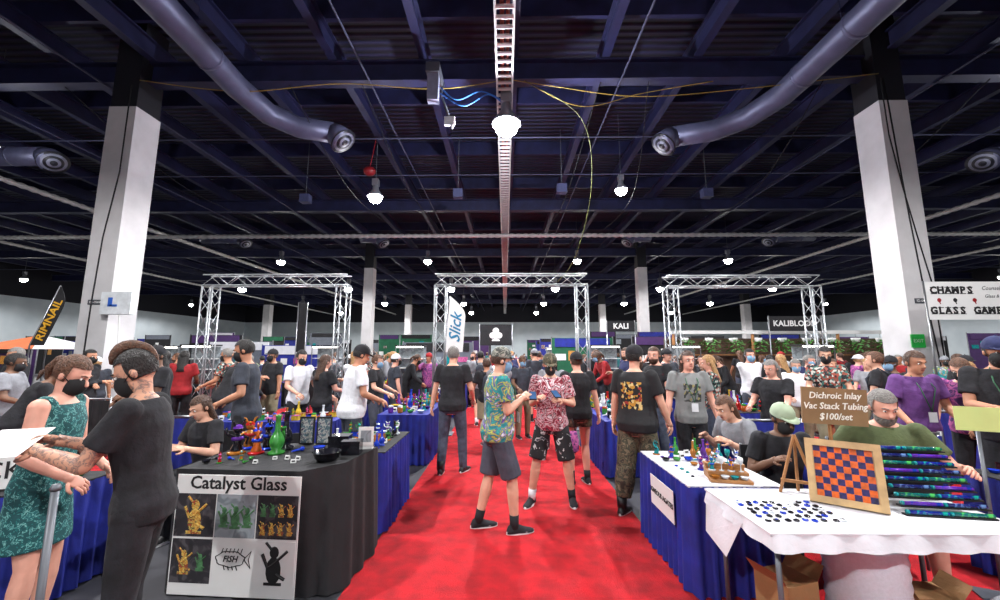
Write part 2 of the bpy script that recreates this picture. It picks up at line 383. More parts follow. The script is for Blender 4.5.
def clone(src,pos,rot,H,mats,label,group):
    r=src.copy(); link(r); r.location=(pos[0],pos[1],0); r.rotation_euler=(0,0,rad(rot)); k=H/1.75; r.scale=(k*mats['w'],k*mats['w'],k)
    r['label']=label; r['group']=group
    def rec(a,b):
        for c in a.children:
            nm=c.name.split('.')[0]
            if nm=='face_mask' and not mats['mask']: continue
            if nm=='cap' and not mats['hat']: continue
            d=c.copy(); link(d); d.parent=b
            if nm in mats and mats[nm]:
                d.material_slots[0].link='OBJECT'; d.material_slots[0].material=mats[nm]
            rec(c,d)
    rec(src,r); return r
BM=mat('black_mask',(18,18,20),.8)
WM=mat('blue_mask',(110,146,176),.8)
person('masked person with mohawk in black t-shirt holding a price sheet',(-1.90,2.14),112,1.73,lean=7,rh=(.06,.41,1.26),lh=(-.10,.42,1.24),head=(4,24),skin=INK,top=('tee',BLACK),bot=('jeans',BLACK),hair=('mohawk','dark'),mask=BM,fat=.95,rf=(.10,.05),lf=(-.10,-.04),vox=.0085,wid=.93)
person('woman in green patterned dress and black mask reading over a sheet',(-2.80,2.44),-72,1.69,lean=5,rh=(.15,.22,1.0),lh=(-.17,.24,1.0),head=(-4,24),skin=3,top=('dress',GDRESS),bot=('none',None),hair=('bun','auburn'),mask=BM,vox=.0085,wid=.92)
person('person in teal tie-dye shirt, grey cap and shorts holding a phone',(-.08,4.0),-74,1.76,lean=2,rh=(.08,.24,1.24),lh=(-.12,.25,1.22),head=(-4,8),skin=0,top=('tee',TIE1),bot=('shorts',GSHORT),shoe=BLACK,hair=('short','brown'),cap=(CAMOG,'fwd'),mask=WM,fat=1.25,rf=(.12,.14),lf=(-.10,-.16),lanyard=True)
person('person in red tie-dye shirt and patterned shorts holding a phone',(.54,4.68),166,1.70,lean=4,rh=(.12,.22,1.22),lh=(-.14,.20,1.2),head=(14,18),skin=0,top=('tee',TIE2),bot=('shorts',SHORTP),shoe=BLACK,hair=('short','dark'),cap=(CAMO,'fwd'),mask=BM,rf=(.24,.08,0,-12),lf=(-.22,-.06,0,12),fat=1.1)
person('person in black t-shirt and camouflage shorts with a shoulder bag',(.97,5.35),8,1.70,rh=(.3,.02,.9),lh=(-.26,.1,.95),skin=3,top=('tee',BLACK),bot=('mini',CAMO),shoe=BLACK,hair=('short','brown'),cap=(BLACK,'back'),fat=1.1)
person('bearded person in printed black t-shirt, camouflage trousers and boots',(1.42,4.35),-40,1.78,rh=(.28,.16,.93),lh=(-.28,.05,.9),head=(-14,4),skin=0,top=('tee',BACKP),bot=('baggy',CAMO),hair=('short','dark'),cap=(BLACK,'fwd'),beard='brown',fat=1.38,rf=(.12,.04),lf=(-.16,-.08))
person('grey-haired person in black t-shirt, jeans and boots, back turned',(-.76,5.75),-8,1.80,rh=(.25,.2,1.0),lh=(-.3,.02,.9),skin=0,top=('tee',BLACK),bot=('jeans',JEANS),hair=('short','grey'),fat=1.15,rf=(.14,.1,0,-15),lf=(-.14,-.05,0,10))
person('person in white t-shirt and dark cap browsing a table',(-1.98,5.12),-55,1.80,lean=6,rh=(.2,.3,1.05),lh=(-.2,.3,1.05),head=(0,18),skin=1,top=('tee',WHITE),bot=('shorts',DARK),hair=('short','dark'),cap=(BLACK,'fwd'),fat=1.3,shoe=BLACK)
person('tall person in charcoal t-shirt and mask behind a table',(-3.1,4.75),110,1.86,lean=4,rh=(.22,.25,1.05),lh=(-.22,.22,1.05),head=(0,14),skin=1,top=('tee',DARK),bot=('jeans',BLACK),hair=('short','dark'),mask=BM)
person('person in black t-shirt and cap with arms bent',(-4.55,5.1),150,1.78,rh=(.1,.28,1.1),lh=(-.1,.28,1.15),head=(20,10),skin=2,top=('tee',BLACK),bot=('jeans',BLACK),hair=('short','dark'),cap=(BLACK,'fwd'),mask=BM,fat=1.15)
person('woman with long brown hair in a printed grey t-shirt',(2.3,5.0),172,1.72,rh=(.3,.08,.9),lh=(-.3,.08,.9),head=(5,2),skin=3,top=('tee',CHESTP),bot=('jeans',BLACK),hair=('longest','brown'),fat=1.1,lanyard=True)
person('long-haired person in grey shirt seated behind a table',(2.55,4.2),100,1.72,lean=24,hz=.55,rh=(.15,.42,.84),lh=(-.2,.42,.84),rf=(.15,.42),lf=(-.15,.42),head=(10,12),skin=0,top=('tee',GREY),bot=('jeans',JEANS),hair=('long','auburn'))
person('masked person in pale cap and dark t-shirt seated behind a table',(2.36,3.55),172,1.66,lean=10,hz=.55,rh=(.18,.30,.88),lh=(-.2,.30,.88),rf=(.15,.42),lf=(-.15,.42),head=(10,14),skin=2,top=('tee',BLACK),bot=('jeans',BLACK),hair=('short','dark'),cap=(mat('pale_green_cap',(150,165,140),.8),'fwd'),mask=BM)
person('grey-bearded person in olive t-shirt seated behind glass tubing',(3.06,3.32),146,1.80,lean=14,hz=.60,rh=(.3,.38,.88),lh=(-.34,.36,.88),rf=(.15,.42),lf=(-.15,.42),head=(16,16),skin=3,top=('tee',GREEN),bot=('shorts',KHAKI),hair=('short','grey'),beard='grey',fat=1.35,shoe=BLACK)
person('person in purple t-shirt standing at a table',(4.42,4.35),172,1.72,lean=3,rh=(.25,.22,1.0),lh=(-.22,.25,1.0),head=(0,12),skin=1,top=('tee',PURPLE),bot=('jeans',JEANS),hair=('short','brown'),lanyard=True)
person('person in purple tie-dye t-shirt leaning over goods',(5.12,4.45),120,1.68,lean=18,rh=(.2,.42,1.0),lh=(-.2,.4,1.0),head=(0,18),skin=0,top=('tee',TIE3),bot=('jeans',BLACK),hair=('short','auburn'),mask=BM,fat=1.15)
person('bearded person in dark cap and black t-shirt with lanyard',(4.62,3.75),140,1.84,rh=(.12,.3,1.15),lh=(-.18,.25,1.1),head=(10,8),skin=1,top=('tee',BLACK),bot=('jeans',BLACK),hair=('short','dark'),cap=(NAVY,'fwd'),mask=BM,beard='dark',fat=1.25,lanyard=True)
person('long-haired person in black top seated on a folding chair',(-3.05,4.15),160,1.66,lean=10,hz=.55,rh=(.18,.36,.84),lh=(-.2,.36,.84),rf=(.15,.42),lf=(-.15,.42),head=(0,20),skin=0,top=('tee',BLACK),bot=('jeans',BLACK),hair=('long','brown'))
V=.017
G_='crowd on the show floor'
T=[]
T.append(person('person in white t-shirt standing in the crowd',(-3.45,6.6),-120,1.74,rh=(.2,.28,1.05),lh=(-.2,.28,1.05),head=(0,14),top=('tee',WHITE),bot=('jeans',BLACK),hair=('short','dark'),mask=BM,vox=V,group=G_))
T.append(person('person in black t-shirt and cap standing in the crowd',(-4.75,8.0),160,1.76,skin=1,top=('tee',BLACK),bot=('shorts',KHAKI),hair=('short','brown'),cap=(BLACK,'fwd'),mask=BM,vox=V,fat=1.2,group=G_))
T.append(person('woman with long blond hair in patterned top',(3.15,6.1),60,1.66,rh=(.16,.3,1.1),lh=(-.2,.3,1.0),head=(0,14),skin=3,top=('tee',PATT),bot=('jeans',JEANS),hair=('longest','blond'),vox=V,group=G_))
T.append(person('person in grey t-shirt walking with a backpack',(-.6,9.6),10,1.76,rf=(.1,.22),lf=(-.1,-.2),rh=(.27,-.1,.92),lh=(-.27,.22,.95),skin=0,top=('tee',GREY),bot=('shorts',BLACK),hair=('short','dark'),vox=V,group=G_,pack=DARK))
T.append(person('person in black long-sleeved top leaning over a table',(-2.5,9.8),-80,1.72,lean=25,rh=(.2,.45,.95),lh=(-.2,.42,.95),head=(0,10),skin=1,top=('long',BLACK),bot=('jeans',BLACK),hair=('tail','brown'),mask=BM,vox=V,group=G_))
T.append(person('person with raised hand in the crowd',(.75,10.0),30,1.78,rh=(.16,.25,1.5),lh=(-.27,.1,.9),head=(10,0),skin=0,top=('tee',DARK),bot=('shorts',GSHORT),hair=('short','dark'),cap=(GREY,'back'),vox=V,fat=1.25,group=G_))
T.append(person('long-haired person in hooded top with arms folded',(-1.0,12.4),160,1.70,rh=(-.08,.2,1.18),lh=(.1,.22,1.14),head=(-15,4),skin=3,top=('long',GREY),bot=('jeans',BLACK),hair=('long','auburn'),mask=BM,vox=V,group=G_))
T.append(person('bearded person in dark t-shirt turning aside in the crowd',(2.7,8.8),80,1.80,twist=20,rh=(.2,.3,1.2),lh=(-.3,.02,.9),head=(25,6),skin=0,top=('tee',NAVY),bot=('baggy',KHAKI),hair=('short','brown'),beard='brown',vox=V,fat=1.35,group=G_))
# ------------------------------------------------------------ tables & drapes
BLUE=mat('royal_blue_cloth',(16,30,124),.75,0,.3,5,.3,12)
BLKC=mat('black_cloth',(18,18,22),.85,0,.35,5,.4,12)
WHC=mat('white_cloth',(198,198,204),.85,0,.08,5,.5,8)
PLY=mat('table_laminate',(170,168,162),.5); STEEL=mat('brushed_steel',(140,142,146),.35,.9,.1); GMET=mat('grey_painted_metal',(96,100,106),.45,.5,.1)
WOOD=mat('pine_wood',(150,102,58),.6,0,.3,9,.2,40); CARD=mat('cardboard',(140,104,66),.85,0,.12,6,.2,30)
PAPER=mat('white_paper',(210,210,209),.8,0,.03); INKB=mat('black_print',(15,15,17),.7)
def pleat(top,bot,z1,z0,closed=True,amp=.018,wl=.1):
    m=MB(); vs=[];fs=[]; n=len(top); segs=n if closed else n-1; cols=0
    for i in range(segs):
        a,b=Vector(top[i]),Vector(top[(i+1)%n]); c,d=Vector(bot[i]),Vector(bot[(i+1)%n])
        L=(b-a).length; q=max(2,int(L/wl*6)); nn=Vector((b.y-a.y,a.x-b.x)).normalized()
        for j in range(q+(1 if (not closed and i==segs-1) else 0)):
            t=j/q; s=cols; w=math.sin(s*2*pi/6)*amp+mnoise.noise(Vector((s*.11,a.x,a.y)))*amp
            p=a.lerp(b,t)+nn*(w*.45+amp); r=c.lerp(d,t)+nn*(w*1.3+amp*1.4)
            for h in range(5):
                g=h/4; x=p.lerp(r,g); vs.append((x.x,x.y,z1+(z0-z1)*g))
            cols+=1
    for i in range(cols if closed else cols-1):
        a=i*5; b=((i+1)%cols)*5
        for h in range(4): fs.append((a+h,a+h+1,b+h+1,b+h))
    m.add(vs,fs); return m
def table(x0,x1,y0,y1,skirt,cloth,label,z=.74,group=None,sk_z0=.012,legs=True):
    cx,cy=(x0+x1)/2,(y0+y1)/2; w,d=(x1-x0)/2,(y1-y0)/2
    t=E('table',(cx,cy,0),label,'table',0,group)
    P(t,'table_top',bx((0,0,z-.02),(2*w,2*d,.03)),PLY)
    if legs:
        for sx in(-1,1):
            for sy in(-1,1):
                m=MB(); m.tube([(sx*(w-.06),sy*(d-.06),z-.03),(sx*(w-.06),sy*(d-.06),0)],.014,8); P(t,'leg',m,GMET,True)
    P(t,'tablecloth',bx((0,0,z+.001),(2*w+.03,2*d+.03,.012)),cloth)
    if skirt:
        pts=[(-w,-d),(w,-d),(w,d),(-w,d)]
        P(t,'table_skirt',pleat(pts,pts,z,sk_z0),skirt,True)
    return t
CX,CY,CZ=-1.85,3.4,.845
t=E('table',(CX,CY,0),'corner display table under black cloth with banner on its end','table')
top=[(-2.42,2.99),(-1.48,2.93),(-1.25,3.16),(-1.16,3.66),(-1.75,3.8),(-1.95,3.80),(-2.42,3.80)]
rel=lambda l:[(a-CX,b-CY) for a,b in l]
m=MB(); r=rel(top); m.loft([[Vector((a,b,CZ-.035)) for a,b in r],[Vector((a,b,CZ)) for a,b in r]]); P(t,'table_top',m,BLKC)
bot=[(-2.42,3.0),(-1.45,2.93),(-1.19,3.0),(-1.14,3.68),(-1.75,3.82),(-1.95,3.82),(-2.42,3.82)]
P(t,'tablecloth',pleat(rel(top),rel(bot),CZ+.002,.012,True,.014,.16),BLKC,True)
for a,b in ((-2.3,3.1),(-1.6,3.1),(-2.3,3.65),(-1.35,3.55)):
    m=MB(); m.tube([(a-CX,b-CY,CZ-.04),(a-CX,b-CY,0)],.014,8); P(t,'leg',m,GMET,True)
b=E('banner',(-1.89,2.885,.0),'white vinyl banner with heading and printed photo grid','banner',rad(-3.4))
P(b,'banner_sheet',bx((0,0,.435),(.92,.006,.79)),PAPER)
text(b,'Catalyst Glass',.122,(0,-.006,.775),(rad(90),0,0),INKB,sx=1.04,bold=.002)
AMB=mat('amber_print',(180,124,50),.6,0,.5,30); BKP=ramp('dark_photo_print',[(0,(16,16,20)),(.5,(34,32,38)),(.62,(70,66,70))],12,const=False,bump=0); GRP=ramp('grey_photo_print',[(0,(90,98,106)),(.5,(136,144,150)),(.6,(104,112,118))],9,const=False,bump=0); GRN=mat('green_print',(60,104,66),.6,0,.5,30)
PMX=ramp('glaze_print',[(0,(60,30,20)),(.4,(180,120,40)),(.5,(210,180,90)),(.56,(60,90,50)),(.62,(150,60,30))],45,const=False,bump=0)
for i in range(3):
    for j in range(2):
        px=-.303+i*.303; pz=.56-j*.30
        if i==1 and j==1:
            m=MB(); pts=[]
            for q in range(25):
                a=2*pi*q/24; rr=1+.06*math.sin(a*7); pts.append((px-.015+.105*math.cos(a)*rr,-.006,pz+.02+.05*math.sin(a)*rr))
            m.tube(pts,.003,5); m.tube([(px+.085,-.006,pz+.02),(px+.135,-.006,pz+.075),(px+.118,-.006,pz+.02),(px+.135,-.006,pz-.035),(px+.085,-.006,pz+.02)],.003,5)
            for q in range(6): m.tube([(px-.08+q*.028,-.006,pz+.06),(px-.07+q*.028,-.006,pz+.088)],.003,5)
            for q in range(4): m.tube([(px-.06+q*.03,-.006,pz-.025),(px-.05+q*.03,-.006,pz-.05)],.003,5)
            P(b,'printed_fish_outline',m,INKB)
            text(b,'FISH',.056,(px-.015,-.007,pz+.02),(rad(90),0,0),INKB,bold=.001,shear=.25); continue
        ph=P(b,'printed_photo',bx((px,-.005,pz),(.294,.003,.285)),[BKP,BKP,GRP,BKP,BKP,PAPER][i*2+j])
        if i==1: figs=[(-.085,0,1.1),(0,.0,1.25),(.085,0,1.1)]
        elif i==2 and j==1: figs=[(0,0,2.1)]
        elif i==2: figs=[(a,c,.65) for a in (-.1,-.035,.03,.095) for c in (-.07,.05)]
        elif j==0: figs=[(0,0,1.9)]
        else: figs=[(-.05,0,1.3),(.07,.0,.9)]
        for a,c,s in figs:
            m=MB(); x_=px+a; z_=pz+c
            m.ball((x_,-.008,z_-.02*s),(.026*s,.002,.042*s),10); m.ball((x_,-.008,z_+.035*s),(.016*s,.002,.019*s),8); m.tube([(x_-.04*s,-.008,z_+.03*s),(x_-.02*s,-.008,z_-.01*s),(x_,-.008,z_),(x_+.045*s,-.008,z_+.04*s)],.005*s,5); m.box((x_,-.008,z_-.06*s),(.06*s,.003,.018)); m.tube([(x_-.01*s,-.008,z_+.045*s),(x_-.03*s,-.008,z_+.065*s)],.004*s,5); m.tube([(x_+.01*s,-.008,z_-.03*s),(x_+.04*s,-.008,z_-.045*s)],.005*s,5)
            P(ph,'printed_figure',m,INKB if (i==2 and j==1) else R.choice([PMX,PMX,GRN]))
table(-4.8,-3.15,2.72,3.25,BLUE,BLKC,'table with black top and royal blue skirt holding glassware')
table(-1.95,-1.17,3.9,4.85,BLUE,BLKC,'blue-skirted table with black top beside the red aisle')
table(1.33,1.98,2.98,3.95,BLUE,WHC,'blue-skirted table with white top beside the red aisle')
tb=table(1.42,2.84,2.24,2.90,None,WHC,'folding table with crumpled white cloth and open base')
w_=.71; top=[(-w_,.33),(-w_,-.33),(w_,-.33),(w_,.33)]; bot=[(-w_-.02,.34),(-w_-.02,-.36),(w_+.02,-.35),(w_+.02,.35)]
P(tb,'cloth_overhang',pleat(top,bot,.745,.665,False,.010,.22),WHC,True)
m=MB(); m.add([(-w_-.02,-.1,.70),(-w_-.03,.30,.70),(-w_-.06,.27,.50),(-w_-.05,.05,.44)],[(0,1,2,3)]); P(tb,'cloth_corner',m,WHC)
m=MB(); m.tube([(-.6,-.26,.3),(.6,-.26,.3)],.012,6); P(tb,'brace',m,GMET,True)
s=E('sign',(1.285,3.40,.52),'white card sign pinned on the blue table skirt','sign',rad(-90))
P(s,'sign_card',bx((0,0,0),(.46,.006,.24)),PAPER); text(s,'IGNEOUS AGATES',.056,(0,-.005,.0),(rad(90),0,0),INKB,bold=.0015)
# ------------------------------------------------------------ goods
GL={n:mat('glass_'+n,c,.12,0,.35,25) for n,c in (('blue',(22,50,160)),('teal',(20,120,125)),('green',(50,120,50)),('amber',(150,92,34)),('red',(150,26,26)),('purple',(84,40,130)),('white',(195,200,205)),('black',(20,20,26)),('yellow',(190,160,50)),('pink',(180,86,132)),('orange',(170,80,30)))}
GT={}
def tmpl(k,parts): GT[k]=[(n,mb.mesh(n,sm),dm) for n,mb,sm,dm in parts]
m=MB(); m.rev([(.04,0),(.042,.01),(.022,.02),(.034,.045),(.036,.065),(.026,.09),(.013,.115),(.012,.18),(.017,.19),(.01,.192)]); m2=MB(); m2.tube([(.028,0,.06),(.062,0,.105)],[.006,.007],8); m2.rev([(.006,0),(.014,.016),(.014,.02),(.008,.01)],(.062,0,.105),10)
tmpl('water_pipe',[('water_pipe',m,True,0),('stem_bowl',m2,True,1)])
m=MB(); m.rev([(.022,0),(.026,.02),(.016,.045),(.024,.07),(.009,.092)]); m.ball((0,0,.112),.02,12); m.tube([(.02,0,.08),(.045,0,.095),(.05,0,.125)],[.008,.007,.005],8,True); m.tube([(-.02,0,.08),(-.045,0,.065),(-.04,0,.035)],[.008,.007,.005],8,True); m.ball((0,-.016,.13),.007,8); m.tube([(.012,0,.125),(.022,0,.15),(.03,0,.155)],[.006,.005,.002],6,True); m.tube([(-.012,0,.125),(-.022,0,.15),(-.03,0,.155)],[.006,.005,.002],6,True)
m2=MB(); m2.rev([(.04,-.001),(.04,.008),(.028,.012)],n=16)
m3=MB(); m3.ball((0,0,.112),.0235,10,None,lambda c:c.z>.002); m3.rev([(.0255,.062),(.027,.07),(.0255,.078)],n=12)
tmpl('glass_figurine',[('glass_figurine',m,True,0),('base',m2,True,1),('coloured_trim',m3,True,2)])
m=MB(); m.rev([(.03,0),(.033,.005),(.033,.06),(.026,.07)]); m2=MB(); m2.rev([(.028,.07),(.03,.072),(.03,.09),(.01,.095)])
tmpl('jar',[('jar',m,True,0),('lid',m2,True,1)])
m=MB(); m.rev([(.012,0),(.034,.008),(.042,.03),(.045,.033),(.03,.02),(.01,.012)]); tmpl('glass_bowl',[('glass_bowl',m,True,0)])
m=MB(); m.ball((0,0,.02),(.022,.022,.02),10); m.tube([(.0,0,.018),(.05,0,.016),(.09,0,.012)],[.014,.009,.008],8,True); tmpl('hand_pipe',[('hand_pipe',m,True,0)])
m=MB(); m.rev([(.02,0),(.024,.004),(.022,.011),(.012,.015)],n=14); m2=MB(); m2.rev([(.011,.0145),(.009,.018),(.001,.019)],n=10); tmpl('glass_pendant',[('glass_pendant',m,True,0),('inlay',m2,True,1)])
m=MB(); m.add([(-.035,-.015,0),(.035,-.015,0),(.035,0,.05),(-.035,0,.05),(-.035,.015,0),(.035,.015,0)],[(0,1,2,3),(5,4,3,2)]); m2=MB()
m2.box((0,-.0105,.025),(.045,.001,.02),0,rad(-17))
tmpl('price_card',[('price_card',m,False,0),('print',m2,False,1)])
m=MB(); m.box((0,0,.04),(.12,.09,.08)); m2=MB(); m2.box((0,0,.083),(.125,.095,.012)); tmpl('display_box',[('display_box',m,False,0),('lid',m2,False,1)])
m=MB(); m.rev([(.028,0),(.03,.004),(.004,.008),(.004,.07),(.02,.085),(.03,.12),(.028,.15),(.026,.15),(.02,.09)]); tmpl('glass_goblet',[('glass_goblet',m,True,0)])
CAT={'water_pipe':'glass pipe','glass_figurine':'figurine','jar':'jar','glass_bowl':'bowl','hand_pipe':'glass pipe','glass_pendant':'pendant','price_card':'price card','display_box':'box','glass_goblet':'goblet'}
def spawn(k,x,y,z,mats,label,group,rz=0,s=1):
    ps=GT[k]; root=None
    for i,(n,me,ix) in enumerate(ps):
        if not me.materials: me.materials.append(PAPER)
        o=link(bpy.data.objects.new(n,me)); o.material_slots[0].link='OBJECT'; o.material_slots[0].material=mats[min(ix,len(mats)-1)]
        if i==0:
            root=o; o.location=(x,y,z); o.rotation_euler=(0,0,rz); o.scale=(s,s,s); o['label']=label; o['category']=CAT[k]; o['group']=group
        else: o.parent=root
    return root
cols=list(GL)
def scatter(x0,x1,y0,y1,z,group,where,step=.13,kinds=('water_pipe','glass_figurine','jar','hand_pipe','glass_bowl','price_card','display_box'),prob=.85,pal=None,s=(.8,1.2)):
    nx=max(1,int((x1-x0)/step)); ny=max(1,int((y1-y0)/step))
    for i in range(nx):
        for j in range(ny):
            if R.random()>prob: continue
            k=R.choice(kinds); c=R.choice(pal or cols); c2=R.choice(pal or cols); c3=R.choice(cols)
            sx=R.uniform(*s)*step/.13*(1 if k!='display_box' else .8); sx=min(sx,1.35 if s[1]<1.9 else 1.8)
            x=x0+(i+.5)*(x1-x0)/nx+R.uniform(-.01,.01); y=y0+(j+.5)*(y1-y0)/ny+R.uniform(-.01,.01)
            if k=='price_card': spawn(k,x,y,z,[PAPER,INKB],'small folded white price card on '+where,group+' price cards',R.uniform(-.3,.3),sx); continue
            nm={'water_pipe':'blown glass water pipe','glass_figurine':'blown glass figurine','jar':'small lidded jar','hand_pipe':'small glass hand pipe','glass_bowl':'small glass bowl','glass_pendant':'round glass pendant','display_box':'small display box','glass_goblet':'stemmed glass goblet'}[k]
            spawn(k,x,y,z,[GL[c],GL[c2],GL[c3]],f'{c} {nm} on {where}',f'{nm}s on {where}',R.uniform(0,6.28) if k not in('display_box',) else 0,sx)
TZ=.748
ct='the black corner table'; ART=['amber','green','red','blue','yellow','teal','black','green','white']
scatter(-2.38,-1.86,3.34,3.66,CZ+.003,'figurines',ct,.135,('glass_figurine','glass_figurine','glass_figurine','water_pipe'),1,['green','yellow','red','amber','orange','blue','black'],(1.5,1.95))
scatter(-1.84,-1.56,3.40,3.62,CZ+.003,'figurines',ct,.12,('glass_figurine','glass_bowl','hand_pipe'),.9,ART,(1.0,1.3))
scatter(-2.36,-1.60,3.08,3.28,CZ+.003,'smalls',ct,.09,('price_card','glass_bowl','hand_pipe','glass_figurine','hand_pipe','price_card'),.8,ART,(.7,1.0))
for x,y,s_ in ((-1.30,3.42,1.25),(-1.46,3.56,1.4)): spawn('display_box',x,y,CZ+.003,[GL['black'],GL['black']],'glossy black display box on the black corner table','display boxes on the black corner table',.1,s_)
m=MB(); m.rev([(.07,0),(.09,.02),(.105,.065),(.112,.07),(.10,.07),(.085,.025)],n=24)
O('black_basin',m.mesh('black_basin'),[GL['black']],None,(-1.42,3.22,CZ+.003),None,'round glossy black basin on the corner table','basin')
s=E('sign',(-1.24,3.58,CZ+.003),'white printed card standing in a clear holder','sign',rad(8)); P(s,'sign_card',bx((0,0,.10),(.13,.006,.18)),PAPER); P(s,'print',bx((0,-.004,.11),(.09,.002,.1)),GRP); P(s,'foot',bx((0,.02,.004),(.12,.06,.008)),PAPER)
scatter(-4.7,-3.25,2.80,3.2,TZ,'glass','the blue-skirted table',.13,('jar','water_pipe','glass_bowl','hand_pipe','display_box'),.9,['black','amber','white','green','teal'])
scatter(-1.9,-1.22,3.98,4.8,TZ,'glass','the black-topped table',.105,('glass_bowl','hand_pipe','price_card','glass_figurine','glass_pendant','display_box','water_pipe'),.95,['black','white','amber','blue','green'])
scatter(1.38,1.94,3.55,3.9,TZ,'glass','the white-topped table',.09,('glass_pendant','hand_pipe','glass_bowl','price_card','glass_figurine','water_pipe'),.97,['blue','teal','black','purple','amber','green'],(1,1.3))
scatter(1.37,1.52,3.12,3.5,TZ,'glass','the white-topped table',.08,('glass_pendant','hand_pipe'),.95,['blue','black','purple','teal'],(1,1.3))
scatter(1.56,1.94,3.30,3.52,TZ,'glass','the white-topped table',.08,('water_pipe','hand_pipe','glass_figurine','price_card','glass_bowl'),.97,['blue','black','purple','teal','amber'],(.9,1.3))
scatter(1.46,1.96,2.36,2.68,TZ,'pendants','the white-clothed table',.052,('glass_pendant',),.97,['black','black','black','white','blue'],(1.7,1.85))
SX,SY=1.66,3.04
st=E('display_stand',(SX,SY,TZ),'stepped wooden display stand with glass pieces','display stand',rad(-12))
for i in range(3):
    P(st,'step',bx((0,i*.07,.012+i*.04),(.28,.07,.02)),WOOD)
    if i: P(st,'riser',bx((0,i*.07,.02*i),(.27,.062,.04*i-.002)),WOOD)
    for j in range(4):
        x=-.10+j*.066; q=rad(-12); X=SX+x*math.cos(q)-(i*.07)*math.sin(q); Y=SY+x*math.sin(q)+(i*.07)*math.cos(q)
        spawn(('glass_goblet','glass_figurine')[(i+j)%2] if i else 'glass_bowl',X,Y,TZ+.023+i*.04,[GL[('amber','white','teal','white')[(i*2+j)%4]],GL['white'],GL['blue']],'small glass piece on the wooden step stand','glass on the wooden stand',R.uniform(0,6),.66)
# chess board
cb=E('chess_board',(2.12,2.58,TZ+.004),'framed orange and purple glass chess board leaning back','chess board',rad(-36)); cb.scale=(1,1,1.08)
tilt=rad(-14)
PW=mat('pale_wood',(176,144,100),.5,0,.25,12)
bd=O('backing',bx((0,0,.175),(.33,.012,.34)).mesh('backing',False),[PW],cb,None,(tilt,0,0))
for c,d in (((0,-.006,.018),(.372,.04,.038)),((0,-.006,.338),(.372,.04,.038)),((-.167,-.006,.178),(.038,.04,.282)),((.167,-.006,.178),(.038,.04,.282))): P(bd,'frame_bar',bx(c,d),PW)
mo=MB();mp=MB(); u_=.036
for (mm,par,nm,mt) in ((mo,0,'orange_squares',mat('orange_glass',(196,86,24),.15,0,.3,40)),(mp,1,'purple_squares',mat('purple_glass',(36,28,76),.15,0,.5,40))):
    idx={};vs=[];fs=[]
    def gv(i,j):
        if (i,j) not in idx: idx[(i,j)]=len(vs); vs.append((-.144+i*u_,-.0075,.035+j*u_))
        return idx[(i,j)]
    for i in range(8):
        for j in range(8):
            if (i+j)%2==par: fs.append((gv(i,j),gv(i+1,j),gv(i+1,j+1),gv(i,j+1)))
    mm.add(vs,fs); P(bd,nm,mm,mt)
m=MB(); m.tube([(0,.08,.29),(0,.2,.0)],.008,6); P(cb,'rear_strut',m,WOOD)
ez=E('easel',(2.0,2.82,TZ),'small wooden easel standing on the white-clothed table','easel',rad(-30))
for a,bq in (((-.11,-.03,0),(0,.02,.38)),((.11,-.03,0),(0,.02,.38)),((0,.06,0),(0,.02,.36))):
    m=MB(); m.tube([a,bq],.01,6); P(ez,'leg',m,WOOD)
P(ez,'crossbar',bx((0,-.02,.08),(.2,.02,.018)),WOOD)
cs=E('sign',(2.28,2.84,TZ),'tan cardboard sign with white handwriting on a wooden stick','sign',rad(-6))
m=MB(); m.tube([(0,.02,0),(0,.02,.48)],.012,6); P(cs,'stick',m,WOOD)
P(cs,'foot',bx((0,.0,.012),(.10,.07,.022)),WOOD)
bo=P(cs,'sign_board',bx((0,0,.575),(.42,.012,.25)),mat('tan_board',(132,104,72),.85,0,.15,5),rot=(0,rad(3),0))
HW=mat('white_marker',(235,233,222),.7)
for i,sx in enumerate(('Dichroic Inlay','Vac Stack Tubing','$100/set')):
    text(bo,sx,.062,(0,-.009,.648-i*.072),(rad(90),rad(-2),0),HW,bold=.0008,shear=.2,sx=.96)
# tubing rack
RX,RY=2.58,2.44
rk=E('tube_rack',(RX,RY,TZ),'tiered black rack holding rows of glass tubing','rack',rad(-8))
NR=9; RS=.038
for i in range(NR):
    P(rk,'shelf',bx((0,i*.034,.005+i*RS),(.46,.036,.008)),BLKC)
P(rk,'back_panel',bx((0,NR*.034,.165),(.46,.012,.33)),BLKC)
tm_=MB(); tm_.tube([(-.105,0,0),(.105,0,0)],.0115,10); tme=tm_.mesh('glass_tube')
tce=MB(); tce.tube([(-.109,0,0),(-.097,0,0)],.0125,10); tce=tce.mesh('end_cap')
SP=[ramp('dichroic_'+str(i),[(0,a),(.5,b_),(.62,c_)],18,rough=.08,bump=0,const=False) for i,(a,b_,c_) in enumerate([((8,10,44),(18,32,120),(24,150,136)),((20,10,50),(86,40,150),(24,50,150)),((6,20,30),(14,90,90),(80,180,90)),((8,8,24),(24,30,90),(96,126,176))])]
tme.materials.append(SP[0]); tce.materials.append(GL['teal'])
q=rad(-8)
for i in range(NR):
    for j in range(2):
        for l in range(2 if i%2==0 else 1):
            lx=-.112+j*.224; ly=i*.034-.006; x=RX+lx*math.cos(q)-ly*math.sin(q); y=RY+lx*math.sin(q)+ly*math.cos(q)
            if l: continue
            o=link(bpy.data.objects.new('glass_tube',tme)); o.location=(x,y,TZ+.0212+i*RS); o.rotation_euler=(0,0,q)
            o.material_slots[0].link='OBJECT'; o.material_slots[0].material=SP[(i+j*2)%4]
            o['label']='iridescent dark blue glass tube lying on the tiered rack'; o['category']='glass tube'; o['group']='glass tubes on the rack'
            c=link(bpy.data.objects.new('end_cap',tce)); c.parent=o
